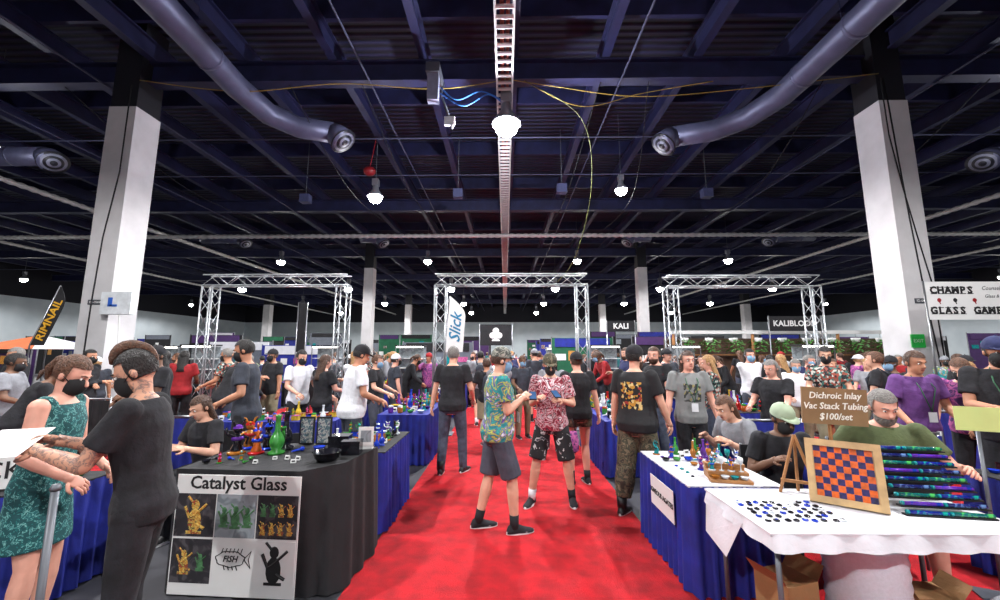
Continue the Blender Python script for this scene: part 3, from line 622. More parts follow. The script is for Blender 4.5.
s=E('sign',(3.42,2.95,0),'pale green paper sheet clipped on a slim stand','sign',rad(-25)); m=MB(); m.tube([(0,.02,0),(0,.02,1.14)],.012,8); P(s,'pole',m,GMET,True); P(s,'base_plate',bx((0,.02,.008),(.25,.25,.014)),GMET); P(s,'paper_sheet',bx((0,0,1.22),(.24,.006,.17)),mat('pale_green_paper',(190,205,130),.8,0,.05))
m=MB(); prof=[(.18,0)]
for i in range(9): prof+=[(.195,.02+i*.066),(.202,.05+i*.066)]
prof+=[(.19,.62),(.06,.62),(.055,.6)]
m.rev(prof,n=32)
rl=O('bubble_wrap_roll',m.mesh('bubble_wrap_roll'),[mat('bubble_wrap',(205,214,224),.25,0,.06,60,.15,160,trans=.15)],None,(2.14,2.54,0),None,'upright roll of clear bubble wrap under the table','packing roll')
m=MB(); m.tube([(0,0,.56),(0,0,.64)],.05,16); P(rl,'core',m,CARD,True)
def cbox(x,y,w,d,h,rz,label):
    b=E('cardboard_box',(x,y,0),label,'box',rz)
    P(b,'carton',bx((0,0,h/2),(w,d,h)),CARD)
    for sx in(-1,1):
        m=MB(); m.add([(sx*w/2,-d/2,h),(sx*w/2,d/2,h),(sx*(w/2+.06),d/2,h+.08),(sx*(w/2+.06),-d/2,h+.08)],[(0,1,2,3)]); P(b,'flap',m,CARD)
cbox(1.72,2.62,.24,.22,.34,.3,'open brown cardboard box under the table'); cbox(2.60,2.66,.24,.2,.24,-.1,'brown cardboard box under the table')
cbox(-3.45,2.35,.4,.3,.25,.2,'brown cardboard box on the floor beside the blue skirt')
m=MB(); m.ball((0,0,.115),(.16,.12,.11),14); m.tube([(-.05,0,.18),(0,0,.27),(.05,0,.18)],.008,6)
O('plastic_bag',m.mesh('plastic_bag'),[mat('clear_plastic',(190,195,205),.2,0,.15,30,1,50)],None,(3.1,2.6,.01),None,'crumpled clear plastic bag on the floor','bag')
po=E('barrier_post',(-1.80,1.62,0),'slim grey metal barrier post on a round base','post')
m=MB(); m.tube([(0,0,.012),(0,0,1.16)],.013,14); P(po,'pole',m,GMET,True); m=MB(); m.rev([(.13,0),(.13,.012),(.03,.03)],n=24); P(po,'base',m,GMET,True)
m=MB(); m.rev([(.015,1.15),(.018,1.16),(.012,1.175)],n=14); P(po,'end_cap',m,GMET,True)
sh=E('price_sheet',(-2.37,1.90,1.27),'white printed price sheet held in both hands','paper',rad(22)); P(sh,'paper_sheet',bx((0,0,0),(.2,.26,.003),0,rad(20)),PAPER)
s=E('sign',(-3.5,2.80,TZ),'small white table sign with black swirling letters','sign',rad(20)); P(s,'sign_card',bx((0,0,.13),(.3,.01,.24)),PAPER); text(s,'CK',.17,(0,-.008,.13),(rad(90),0,0),INKB); P(s,'foot',bx((0,.03,.006),(.2,.1,.01)),INKB)
ABS=ramp('abstract_print',[(0,(70,90,100)),(.5,(150,150,146)),(.6,(60,50,80))],30)
for x in (-1.84,-1.68):
    f_=E('picture_frame',(x,3.72,CZ+.003),'small framed print standing on the black table','picture frame'); P(f_,'frame',bx((0,0,.13),(.14,.012,.25)),BLKC); P(f_,'print',bx((0,-.008,.13),(.11,.003,.215)),ABS)
    P(f_,'foot',bx((0,.03,.006),(.06,.06,.01)),BLKC)
for x,y,z,r_ in ((.28,4.05,1.26,0),(.56,4.40,1.24,.3)):
    m=MB(); m.box((0,0,0),(.075,.15,.01)); o=E('phone',(x,y,z),'dark smartphone held in the hands','phone',r_); P(o,'case',m,BLKC,rot=(rad(25),0,0)); P(o,'screen',bx((0,0,.006),(.066,.135,.002)),mat('phone_screen',(60,90,130),.1),rot=(rad(25),0,0))
def bag(x,y,z,c,label):
    b=E('bag',(x,y,z),label,'bag',.3); m=MB(); m.loft([[Vector((w*math.cos(2*pi*k/14),d*math.sin(2*pi*k/14),h)) for k in range(14)] for w,d,h in ((.09,.03,0),(.13,.055,.03),(.13,.05,.15),(.11,.03,.24),(.10,.008,.26))]); P(b,'pouch',m,c,True)
    m=MB(); m.tube([(-.09,0,.25),(-.05,0,.40),(.05,0,.40),(.09,0,.25)],.007,6); P(b,'strap',m,BLKC,True)
bag(.78,4.95,.48,TIE3,'purple patterned shoulder bag hanging from one hand')
def chair(x,y,rz):
    c=E('folding_chair',(x,y,0),'black padded folding chair behind the table','chair',rz)
    P(c,'seat',bx((0,0,.41),(.42,.4,.035)),BLKC); P(c,'backrest',bx((0,-.22,.72),(.42,.03,.26)),BLKC)
    for sx in(-1,1):
        m=MB(); m.tube([(sx*.2,-.23,.86),(sx*.2,-.2,.41),(sx*.2,-.16,0)],.011,6); P(c,'leg',m,GMET,True); m=MB(); m.tube([(sx*.19,.17,.40),(sx*.19,.2,0)],.011,6); P(c,'leg',m,GMET,True)
for x,y,r_ in ((2.55,4.2,100),(2.36,3.55,172),(3.06,3.32,146),(-3.05,4.15,160),(-2.4,4.4,20),(3.5,4.25,-20)): chair(x,y,rad(r_))
# ------------------------------------------------------------ booths further away
foot=[(-4.8,-2.7,2.7,3.4),(-2.8,-1.1,3.0,4.2),(-2,-1.1,4.1,5),(1.3,3.5,2.2,4),(5.7,15.0,13.6,15.0),(-12.6,-11.2,32.8,34.4),(11.2,12.6,32.8,34.4)]
def row(x0,x1,ys,L=1.8,gap=.35):
    y=ys[0]
    while y+L<ys[1]:
        if not (8.6<y+L and y<9.4):
            sk=R.choice([BLUE,BLUE,BLKC]) if y>9 else BLUE; cl=R.choice([BLKC,WHC,BLKC,BLUE])
            cn={BLUE.name:'blue',BLKC.name:'black',WHC.name:'white'}
            table(x0,x1,y,y+L,sk,cl,f'trade show table with {cn[cl.name]} top and {cn[sk.name]} skirt',group='trade show tables',legs=False)
            foot.append((x0-.1,x1+.1,y-.1,y+L+.1))
            if y<16 and abs(x0)<8: scatter(x0+.06,x1-.06,y+.08,y+L-.08,TZ,'goods','a trade show table',.145 if y<9 else .26,prob=.92,s=(1,1.35))
        y+=L+gap
row(-1.95,-1.2,(6.15,30)); row(1.4,2.1,(5.6,30)); row(-4.1,-3.4,(7.1,30)); row(3.6,4.3,(6.4,30))
row(-7.6,-6.9,(8.2,30)); row(7.1,7.8,(8.4,13)); row(7.1,7.8,(15.5,30)); row(-10.2,-9.5,(5,30)); row(9.7,10.4,(7,13)); row(9.7,10.4,(16,30)); row(-13.6,-12.9,(7,28)); row(13.0,13.7,(15.5,28))
table(-4.3,-2.4,5.5,6.05,BLUE,BLUE,'table fully covered in royal blue cloth',group='trade show tables'); foot.append((-4.4,-2.3,5.4,6.15))
scatter(-4.2,-2.5,5.55,6.0,TZ,'goods','the blue-covered table',.13,prob=.92)
table(3.75,4.6,2.95,3.4,BLUE,BLKC,'blue-skirted table with black top beside the second aisle'); foot.append((3.7,4.8,2.9,3.6))
scatter(3.82,4.55,2.99,3.36,TZ,'goods','the blue-skirted side table',.12,('jar','glass_bowl','water_pipe','display_box'),.9,['blue','teal','black','white'])
def drape(x0,y0,x1,y1,h,m_,label):
    d=E('pipe_and_drape',(x0,y0,0),label,'drape'); dx,dy=x1-x0,y1-y0
    P(d,'curtain',pleat([(0,0),(dx,dy)],[(0,0),(dx,dy)],h,.02,False,.025,.14),m_,True)
    m=MB(); m.tube([(0,0,h+.02),(dx,dy,h+.02)],.015,8); P(d,'crossbar',m,STEEL,True)
    for a,b in((0,0),(dx,dy)):
        m=MB(); m.tube([(a,b,0),(a,b,h+.04)],.02,8); P(d,'upright',m,STEEL,True)
for a in ((2.75,4.8,3.5,4.8,.88,BLUE),(-4.2,4.85,-3.7,4.85,.9,BLUE),(-2.65,6.6,-2.65,8.4,.9,BLUE),(2.9,6.6,2.9,8.4,.9,BLUE),(5.7,5.4,9.0,5.4,.9,BLUE),(-9.4,6.2,-6.2,6.2,.95,BLKC),(-6.1,3.6,-5.0,3.6,.95,BLUE),(3.5,3.95,4.2,3.95,.9,BLUE)):
    drape(*a,'low royal blue pipe-and-drape divider' if a[5] is BLUE else 'low black pipe-and-drape divider')
tops=[('black',BLACK),('black',BLACK),('black',BLACK),('charcoal',DARK),('white',WHITE),('grey',GREY),('red',RED),('teal',TEAL),('navy',NAVY),('purple tie-dye',TIE3),('patterned',PATT),('teal tie-dye',TIE1),('black',BLACK)]
bots=[BLACK,JEANS,KHAKI,DARK,GSHORT]
placed=[(-3.45,6.6),(-4.75,8),(3.15,6.1),(-.6,9.6),(-2.5,9.8),(-1.95,5.3),(-.74,5.75),(.95,5.35),(2.3,5),(.75,10),(-1,12.4),(2.7,8.8)]
cases=((-3.0,12.5),(3.1,12.3),(5.7,12.6),(-5.9,13.0),(-9.0,11.5),(8.7,11.2),(-2.5,19),(2.6,20.5),(12.4,12.3),(-16,9),(15.5,10.5),(-12.0,13.9))
for cx_,cy_ in cases: foot.append((cx_-.5,cx_+.5,cy_-.3,cy_+.3))
def crowd(x,y,rot=None,ti=None,tp=None,H=None):
    src=T[ti if ti is not None else R.randrange(len(T))]; c=tp if tp is not None else R.randrange(len(tops)); n,m_=tops[c]
    hc=R.choice(list(HAIRS.values())); sk=R.choice(SKINS); b=R.choice(bots)
    clone(src,(x,y),rot if rot is not None else R.uniform(0,360),H or R.uniform(1.55,1.80),{'w':R.uniform(.95,1.14),'mask':R.random()<.75,'hat':R.random()<.7,'shirt':m_,'body':sk,'hair':hc,'trousers':b,'shorts':b,'cap':R.choice([BLACK,BLACK,GREY,KHAKI,RED,WHITE]),'backpack':R.choice([DARK,BLACK,NAVY]),'face_mask':R.choice([BM,BM,WM])},f'person in {n} top standing in the crowd',G_); placed.append((x,y))
for a in ((-.35,7.6,20,3,0),(.35,8.1,200,0,3),(-.5,11.5,5,3,4),(.2,12.6,180,0,8),(.85,7.2,160,2,5),(1.0,11.6,30,3,6),(-.9,13.9,0,0,0),(.1,10.6,15,7,0),(-.1,6.6,170,6,5),
          (-2.3,7.0,-90,0,0),(-2.3,8.2,-60,1,3),(-4.7,6.6,-20,4,0),(-5.4,7.6,100,0,10),(-5.9,9.9,160,1,0),(-4.6,10.5,20,3,5),(-3.1,10.8,-90,0,6),(-6.3,6.9,30,3,7),(-2.9,7.6,60,6,4),(-4.9,7.3,-70,7,0),(-5.2,5.9,140,6,0),(-6.6,8.0,20,2,6),(-5.7,8.6,180,3,1),(-3.0,6.5,-30,2,0),
          (2.45,7.3,90,0,0),(3.25,8.0,200,1,3),(4.75,5.9,150,0,10),(3.55,5.3,120,2,2),(5.1,7.0,160,0,4),(5.5,7.9,20,2,0),(6.1,6.3,100,1,0),(6.4,8.4,200,0,8),(4.9,9.9,170,3,0),(2.7,10.2,100,4,6),(2.35,6.2,100,7,0),(4.8,7.8,190,6,4),(5.5,5.9,40,3,0),(5.9,7.2,150,5,7),(4.9,8.7,90,4,0),(3.3,7.3,-80,5,0),
          (-7.6,5.3,10,4,0),(-8.7,6.9,170,0,0),(-8.2,7.8,60,1,3),(-6.6,5.2,-60,0,5),(-5.7,4.6,-40,4,0),(7.6,6.6,160,1,0),(8.6,7.6,200,0,9),(7.0,7.7,120,2,5),(6.6,5.0,150,0,11),(7.4,4.7,60,4,0),(6.9,6.0,180,7,0),(-7.3,6.8,-80,6,2),(-8.0,9.0,20,7,0)):
    crowd(*a)
cnt=0
while cnt<215:
    y=9.6+R.random()**1.5*26; x=R.uniform(-1,1)*y*1.1
    if any(a-.25<x<b+.25 and c-.25<y<d+.25 for a,b,c,d in foot): continue
    if any((x-a)**2+(y-b)**2<.36 for a,b in placed): continue
    if abs(abs(x)-11.5)<.8 and abs(y-11.2)<.8: continue
    if abs(x-.1)<1.2 and R.random()<.3: continue
    crowd(x,y); cnt+=1
# ------------------------------------------------------------ room shell
def struct(name,mb,m): return O(name,mb.mesh(name,False),[m],kind='structure')
struct('floor',bx((0,34,-.05),(108,92,.1)),mat('grey_concrete',(48,48,54),.6,0,.25,.7))
def wallmat():
    m,nt,b=base('painted_wall'); tc=N(nt,'ShaderNodeTexCoord'); s=N(nt,'ShaderNodeSeparateXYZ'); nt.links.new(tc.outputs['Object'],s.inputs[0])
    n=N(nt,'ShaderNodeTexNoise'); n.inputs['Scale'].default_value=.6; nt.links.new(tc.outputs['Object'],n.inputs['Vector'])
    r0=N(nt,'ShaderNodeValToRGB'); r0.color_ramp.elements[0].color=(*srgb(170,182,190),1); r0.color_ramp.elements[1].color=(*srgb(206,214,218),1); nt.links.new(n.outputs['Fac'],r0.inputs['Fac'])
    q=N(nt,'ShaderNodeMath'); q.operation='GREATER_THAN'; q.inputs[1].default_value=1.8; nt.links.new(s.outputs['Z'],q.inputs[0])
    mx=N(nt,'ShaderNodeMix'); mx.data_type='RGBA'; nt.links.new(q.outputs[0],mx.inputs[0]); nt.links.new(r0.outputs['Color'],mx.inputs[6]); mx.inputs[7].default_value=(*srgb(14,14,26),1)
    nt.links.new(mx.outputs[2],b.inputs['Base Color']); b.inputs['Roughness'].default_value=.8; return m
WM_=wallmat()
for nm,c,d in (('wall_left',(-54.1,34,6),(.2,92,12.4)),('wall_right',(54.1,34,6),(.2,92,12.4)),('wall_back',(0,80.1,6),(108,.2,12.4)),('wall_front',(0,-12.1,6),(108,.2,12.4))):
    struct(nm,bx((0,0,0),d),WM_).location=c
def deckmat():
    m,nt,b=base('corrugated_deck'); tc=N(nt,'ShaderNodeTexCoord'); w=N(nt,'ShaderNodeTexWave'); w.bands_direction='Y'; w.inputs['Scale'].default_value=1.1; w.inputs['Distortion'].default_value=0
    nt.links.new(tc.outputs['Object'],w.inputs['Vector']); r=N(nt,'ShaderNodeValToRGB'); r.color_ramp.elements[0].color=(*srgb(6,6,16),1); r.color_ramp.elements[1].color=(*srgb(34,35,70),1)
    nt.links.new(w.outputs['Fac'],r.inputs['Fac']); nt.links.new(r.outputs['Color'],b.inputs['Base Color']); bp=N(nt,'ShaderNodeBump'); bp.inputs['Strength'].default_value=.8; bp.inputs['Distance'].default_value=.1
    nt.links.new(w.outputs['Fac'],bp.inputs['Height']); nt.links.new(bp.outputs['Normal'],b.inputs['Normal']); b.inputs['Roughness'].default_value=.7; return m
struct('ceiling',bx((0,34,12.2),(108,92,.2)),deckmat())
BEAM=mat('navy_painted_steel',(31,33,68),.55,.1,.3,2)
def ibeam(L,h,w,axis):
    m=MB(); t=.025
    pr=[(-w/2,-h/2),(w/2,-h/2),(w/2,-h/2+.05),(t,-h/2+.05),(t,h/2-.05),(w/2,h/2-.05),(w/2,h/2),(-w/2,h/2),(-w/2,h/2-.05),(-t,h/2-.05),(-t,-h/2+.05),(-w/2,-h/2+.05)]
    mk=(lambda s:[Vector((s,a,b)) for a,b in pr]) if axis=='X' else (lambda s:[Vector((a,s,b)) for a,b in pr])
    m.loft([mk(-L/2),mk(L/2)]); return m.mesh('roof_beam',False)
b1=ibeam(91.6,.6,.26,'Y'); b1.materials.append(BEAM)
for i in range(-18,19):
    O('roof_beam',b1,(),None,(i*2.85+.3,34,11.1),None,'long navy steel roof beam running the hall length','beam','long roof beams')
b2=ibeam(107.6,.7,.36,'X'); b2.materials.append(BEAM)
for y in (-2,11.2,22.4,33.6,44.8,56,67):
    O('roof_girder',b2,(),None,(0,y,10.43),None,'deep navy steel girder spanning the hall width','beam','cross girders')
b3=MB(); b3.box((0,0,0),(107,.1,.66)); b3=b3.mesh('purlin',False); b3.materials.append(BEAM)
for y in range(0,76,4):
    O('purlin',b3,(),None,(0,y+2.2,11.74),None,'thin navy steel purlin under the roof deck','beam','purlins')
CARPET=mat('red_carpet',(186,3,22),.95,0,.3,7,.9,200)
for x0,x1 in ((-1.16,1.36),(-6.75,-4.9),(4.95,6.95)):
    O('carpet',bx((0,0,0),(x1-x0,66,.006)).mesh('carpet',False),[CARPET],None,((x0+x1)/2,26,.003),None,'long red aisle carpet between the booths','carpet','aisle carpets')
O('carpet',bx((0,0,0),(3.55,3.1,.006)).mesh('carpet',False),[CARPET],None,(3.15,2.35,.003),None,'red carpet inside the booth under the tables','carpet','aisle carpets')
PIL=mat('pale_concrete_pillar',(192,190,192),.8,0,.12,1.2,.2,8)
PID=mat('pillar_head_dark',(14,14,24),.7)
def pillar(x,y,w,top):
    p=E('pillar',(x,y,0),'square pale painted concrete pillar with dark head','pillar')
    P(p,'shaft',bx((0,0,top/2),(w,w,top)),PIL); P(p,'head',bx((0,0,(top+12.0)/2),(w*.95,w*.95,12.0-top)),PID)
    return p
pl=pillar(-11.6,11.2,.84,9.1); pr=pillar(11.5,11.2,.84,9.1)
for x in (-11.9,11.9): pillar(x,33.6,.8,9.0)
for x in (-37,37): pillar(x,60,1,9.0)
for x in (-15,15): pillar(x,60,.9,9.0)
PL=mat('number_plate',(60,62,70),.5)
for p in (pl,pr): P(p,'number_plate',bx((-.0,-.43,3.1),(.42,.01,.14)),PL)
text(pl,'ID-0508',.1,(0,-.438,3.1),(rad(90),0,0),PAPER); text(pr,'ID-0408',.1,(0,-.438,3.1),(rad(90),0,0),PAPER)
m=MB(); m.tube([(.2,-.44,9.8),(.2,-.44,7),(-.03,-.44,5),(-.1,-.44,3),(-.12,-.44,.5)],.018,6); P(pl,'cable',m,BLKC,True)
m=MB(); m.tube([(-.2,-.44,9.8),(-.1,-.44,7),(-.03,-.44,5.4),(.1,-.44,3),(.3,-.44,.5)],.018,6); P(pr,'cable',m,BLKC,True)
m=MB(); m.tube([(-.3,-.44,9.8),(-.28,-.44,8),(-.1,-.44,6.4),(.1,-.44,5.0),(.32,-.44,3.6),(.38,-.44,.5)],.016,6); P(pr,'cable',m,BLKC,True)
WPL=mat('white_plastic',(205,209,213),.5); BPR=mat('blue_print',(40,90,180),.6)
sp=E('speaker_cabinet',(-11.0,10.66,2.75),'white box cabinet fixed to the pale pillar','cabinet'); P(sp,'casing',bx((.2,0,.3),(.85,.2,.62)),WPL); P(sp,'emblem',bx((.05,-.105,.33),(.12,.01,.25)),BPR); P(sp,'emblem_foot',bx((.15,-.105,.23),(.2,.01,.06)),BPR)
m=MB(); m.tube([(.3,-.05,0),(.32,0,-.8),(.2,0,-2.6)],.02,6); P(sp,'cable',m,PAPER,True)
ex=E('exit_sign',(11.2,10.75,2.0),'small green sign fixed on the pale pillar','sign'); P(ex,'plate',bx((0,0,0),(.36,.03,.36)),mat('green_sign',(30,150,60),.5,emit=.3)); text(ex,'EXIT',.13,(0,-.02,0),(rad(90),0,0),PAPER)
DUCT=mat('duct_sheet_metal',(82,84,110),.45,.3,.15,3); DG=mat('diffuser_grille',(26,26,36),.5); DG2=mat('diffuser_ring',(120,122,140),.5)
def duct(path,r,label,hang):
    d=E('air_duct',(0,0,0),label,'duct')
    pts=[Vector(a) for a in path]
    m=MB(); m.tube(pts,r,20); P(d,'duct_pipe',m,DUCT,True)
    for a,b_ in zip(pts,pts[1:]):
        L=(b_-a).length
        for i in range(int(L/1.6)):
            c=a.lerp(b_,(i+.5)/max(1,int(L/1.6))); t=(b_-a).normalized()*.04; m=MB(); m.tube([c-t,c+t],r+.02,20); P(d,'duct_collar',m,DUCT,True)
    e=pts[-1]; q=(e-pts[-2]).normalized()
    m=MB(); m.tube([e-q*.1,e+q*.1+Vector((0,0,-.05)),e+q*.3+Vector((0,-.0,-.22))],[r*1.0,r*1.1,r*1.3],22); P(d,'elbow',m,DUCT,True)
    c=e+q*.32+Vector((0,0,-.24)); n=(q*.7+Vector((0,-.2,-.75))).normalized()
    for i in range(5):
        rr=r*(1.35-i*.26)
        m=MB(); m.tube([c+n*(.012*i),c+n*(.03+.02*i)],max(.03,rr),22); P(d,'grille_ring',m,DG if i%2==0 else DG2,True)
    for h in hang:
        m=MB(); m.tube([h,(h[0],h[1],12.1)],.012,5); P(d,'hanger',m,BEAM)
duct([(-7.7,-8,9.6),(-7.8,6,9.6),(-8.05,10.6,9.6),(-7.85,11.9,9.55),(-7.2,12.6,9.5),(-6.1,12.9,9.45)],.36,'long round sheet-metal duct ending in a diffuser',[(-7.75,2,9.6),(-8,9,9.6)])
duct([(8.5,-8,9.6),(8.55,6,9.6),(8.6,11.2,9.6),(8.2,12.3,9.55),(7.4,13.0,9.5),(6.1,13.3,9.45)],.36,'long round sheet-metal duct ending in a diffuser',[(8.5,2,9.6),(8.6,9,9.6)])
duct([(-26,14.5,9.5),(-21,14.5,9.5),(-18.3,14.4,9.45)],.36,'short round duct branch ending in a diffuser',[(-21,14.5,9.5)])
duct([(27,15,9.5),(22,15,9.5),(19.4,14.9,9.45)],.36,'short round duct branch ending in a diffuser',[(22,15,9.5)])
for x in (-19,-9,9,19):
    duct([(x*1.15,27,9.8),(x*1.05,27,9.8),(x,27,9.7)],.32,'short round duct branch ending in a diffuser',[(x*1.1,27,9.8)])
ALU=mat('aluminium_tray',(200,198,196),.4,.4,.1)
def tray(p0,p1,w,m1,m2,sp_):
    p0,p1=Vector(p0),Vector(p1); t=(p1-p0); L=t.length; t.normalize(); s=Vector((0,0,1)).cross(t)
    d=E('cable_tray',(0,0,0),'long silver ladder cable tray with red cables overhead','cable tray')
    for k in(-1,1):
        m=MB(); m.tube([p0+s*k*w/2,p1+s*k*w/2],.035,6); P(d,'rail',m,m1)
    n=int(L/sp_); far=MB()
    for i in range(n):
        c=p0+t*(i+.5)*L/n
        if 30<i<=125: m=MB(); m.tube([c-s*w/2,c+s*w/2],.05,6); P(d,'rung',m,m1)
        else: far.tube([c-s*w/2,c+s*w/2],.05,6)
    o=P(d,'rungs',far,m1); o['kind']='stuff'
    for k,rr in ((.06,.06),(-.08,.05)):
        m=MB(); m.tube([p0+s*k+Vector((0,0,.1)),p1+s*k+Vector((0,0,.1))],rr,6); P(d,'cable_bundle',m,m2)
tray((0,-6,9.5),(0,79,9.5),.44,ALU,mat('red_brown_cable',(120,45,30),.6),.28)
def conduit(p0,p1,r,label,m_=None,rib=True):
    p0,p1=Vector(p0),Vector(p1); L=(p1-p0).length; n=int(L/.22) if rib else 1; m=MB()
    m.tube([p0.lerp(p1,i/n) for i in range(n+1)],[r if i%2 else r*(.72 if rib else 1) for i in range(n+1)],8); O('conduit',m.mesh('conduit',False),[m_ or ALU],None,None,None,label,'conduit')
conduit((-53.9,24,9.05),(53.9,24,9.05),.15,'ribbed silver conduit crossing the hall')
conduit((-22.4,-8,9.35),(-22.4,79,9.35),.14,'ribbed silver conduit running along the hall')
conduit((24.3,-8,9.35),(24.3,79,9.35),.14,'ribbed silver conduit running along the hall')
for x in (-35,36): conduit((x,5,9.3),(x,79,9.3),.12,'ribbed silver conduit running along the hall')
DCON=mat('dark_conduit',(58,60,84),.6,.2,.1)
for x in (-12.6,-4.2,3.6,13.5,18.7,-17.5): conduit((x,-8,10.05),(x,79,10.05),.03,'thin grey conduit hung below the girders',DCON,False)
for y in (14.2,17.4,28,38): conduit((-53.9,y,9.99),(53.9,y,9.99),.03,'thin grey conduit crossing below the beams',DCON,False)
def wire(pts,r,m_,label,name='cable'):
    P_=[Vector(p) for p in pts]; out=[]
    for i in range(len(P_)-1):
        a=P_[max(0,i-1)];b=P_[i];c=P_[i+1];d=P_[min(len(P_)-1,i+2)]
        for k in range(8):
            t=k/8; out.append(.5*((2*b)+(c-a)*t+(2*a-5*b+4*c-d)*t*t+(-a+3*b-3*c+d)*t**3))
    out.append(P_[-1]); m=MB(); m.tube(out,r,6); O(name,m.mesh(name),[m_],None,None,None,label,'cable')
YEL=mat('yellow_cable',(140,116,50),.6); BLC=mat('blue_cable',(50,110,190),.6); OLV=mat('olive_cable',(90,94,50),.6)
wire([(-11.1,10.7,9.9),(-8,10.7,9.5),(-5,10.8,9.8),(-2,10.8,9.6),(.2,11,10.07)],.016,YEL,'thin yellow cable slung below the girder')
wire([(11.1,10.7,9.9),(7,10.8,9.5),(4,10.8,9.3),(1.5,11,9.8),(0,11,10.07)],.016,YEL,'thin yellow cable slung below the girder')
wire([(.6,11.1,10.07),(2.4,11.4,9.4),(4.4,11.5,9.9),(6.5,11.2,10.07)],.016,YEL,'thin yellow cable slung below the girder')
wire([(.6,11.1,10.07),(2.4,11.4,9.0),(2.8,12,7.0),(2.6,14,5.2),(2.2,16,4.6)],.014,OLV,'olive cable hanging down from the roof')
wire([(-1.9,10.6,9.5),(-1.4,10.6,9.1),(-.7,10.8,9.5),(0,11,9.3)],.022,BLC,'bright blue data cable loop'); wire([(-1.9,10.6,9.3),(-1.2,10.6,8.9),(-.5,10.8,9.4),(0,11,9.2)],.022,BLC,'bright blue data cable loop')
for x,z,dx in ((-14,8.6,.4),(-4.5,8.6,.4),(4.5,8.2,.9),(15,8.6,.4),(3,7.8,-.6),(-6.8,8.4,.3),(9.9,8.3,.5)): wire([(x,11.2,10.07),(x+dx,16,z),(x+dx*1.5,24,9.1)],.014,BLKC,'thin black cable slung between roof members')
pj=E('junction_box',(-2.1,10.5,9.3),'long white electrical box hanging from the girder','electrical box'); P(pj,'casing',bx((0,0,.1),(.32,.25,.85)),mat('dull_plastic',(120,122,142),.5)); P(pj,'flange',bx((0,.2,.66),(.4,.8,.3)),GMET)
wp=E('access_point',(-1.6,10.5,8.35),'small white wireless access point on a rod','electrical box'); P(wp,'casing',bx((0,0,0),(.3,.12,.25)),WPL); m=MB(); m.tube([(0,0,.1),(-.3,.2,1.0),(-.3,.7,1.75)],.03,8); P(wp,'rod',m,GMET,True); m=MB(); m.tube([(.08,-.03,-.1),(.08,-.03,-.25)],.03,8); P(wp,'antenna',m,WPL,True)
for x,y in ((-2.2,17.5),(2.6,17),(-9.7,18),(9.5,17.6)):
    k=E('ceiling_speaker',(x,y,9.1),'small dark box speaker hung from the roof','speaker'); P(k,'casing',bx((0,0,0),(.45,.35,.4)),mat('grey_box',(60,64,96),.5)); m=MB(); m.tube([(0,0,.2),(0,0,2.95)],.02,6); P(k,'rod',m,GMET)
LAMPW=mat('lamp_glow',(255,252,245),.5,0,0,1,emit=120); REF=mat('lamp_reflector',(150,152,160),.3,.6,.05)
lm=MB(); lm.rev([(.05,.42),(.09,.4),(.1,.25),(.24,.06),(.26,0),(.25,0),(.22,.06),(.08,.24)],n=20); lm=lm.mesh('reflector')
bm_=MB(); bm_.ball((0,0,-.04),(.21,.21,.17),16); bm_=bm_.mesh('bulb'); bxm=MB(); bxm.box((0,0,.5),(.2,.2,.22)); bxm=bxm.mesh('ballast',False)
lm.materials.append(REF); bm_.materials.append(LAMPW); bxm.materials.append(REF)
LP=1.25
def lamp(x,y,z=8.6,pw=2600,s=1,pt=0):
    l=E('high_bay_lamp',(x,y,z),'round high bay lamp hanging from the roof','lamp',0,'high bay lamps'); l.scale=(s,s,s)
    rm=MB(); rm.tube([(0,0,.4),(0,0,(12.1-z)/s)],.012,6); P(l,'rod',rm,GMET)
    for n,me in (('reflector',lm),('bulb',bm_),('ballast',bxm)):
        o=link(bpy.data.objects.new(n,me)); o.parent=l
    for k,(ty,e) in enumerate((('SPOT',pw*LP),('POINT',pt*.4))):  # POINT is an added bluish uplight to brighten the ceiling
        if not e: continue
        d=bpy.data.lights.new('lamp_light',ty); d.energy=e; d.shadow_soft_size=.12; d.color=(1,.985,.98) if ty=='SPOT' else (.84,.87,1)
        if ty=='SPOT': d.spot_size=rad(168); d.spot_blend=.25
        o=link(bpy.data.objects.new('lamp_light',d)); o.location=(0,0,-.40); o.parent=l
    return l
lamp(.05,11.0,8.55,1500,1.7,4200)
lamp(5.0,16,8.6,1500,1.1,500); lamp(-5.6,16,8.35,1500,1.3,500)
rb=E('red_box',(-5.7,15.45,9.15),'red safety box fixed above a lamp','electrical box'); m=MB(); m.ball((0,0,.1),(.26,.22,.2),14); P(rb,'housing',m,mat('red_paint',(130,22,28),.4),True); m=MB(); m.tube([(0,0,.2),(.2,.1,1.7)],.02,6); P(rb,'rod',m,mat('red_paint',(150,25,30),.4))
for y in (29,42,55,68):
    for x in (-5.9,5.5,-17.2,16.9,-29,29): lamp(x,y,8.6,1900 if y<45 else 1800,1.3 if y<40 else 1.8,0)
for y in (3,-6):  # out-of-view lamps added overhead and behind the camera for front light on people
    for x in (-5.8,5.8): lamp(x,y,8.6,2300,1,500 if y==3 else 0)
for x in (-17.3,17.3,-30,30): lamp(x,12 if abs(x)<20 else 20,8.6,1600,1,300 if abs(x)<20 else 0)
for x in (-46,46):  # extra lamps added along the side walls to brighten the walls
    for y in (18,36,56): lamp(x,y,8.6,2400,1.2,0)
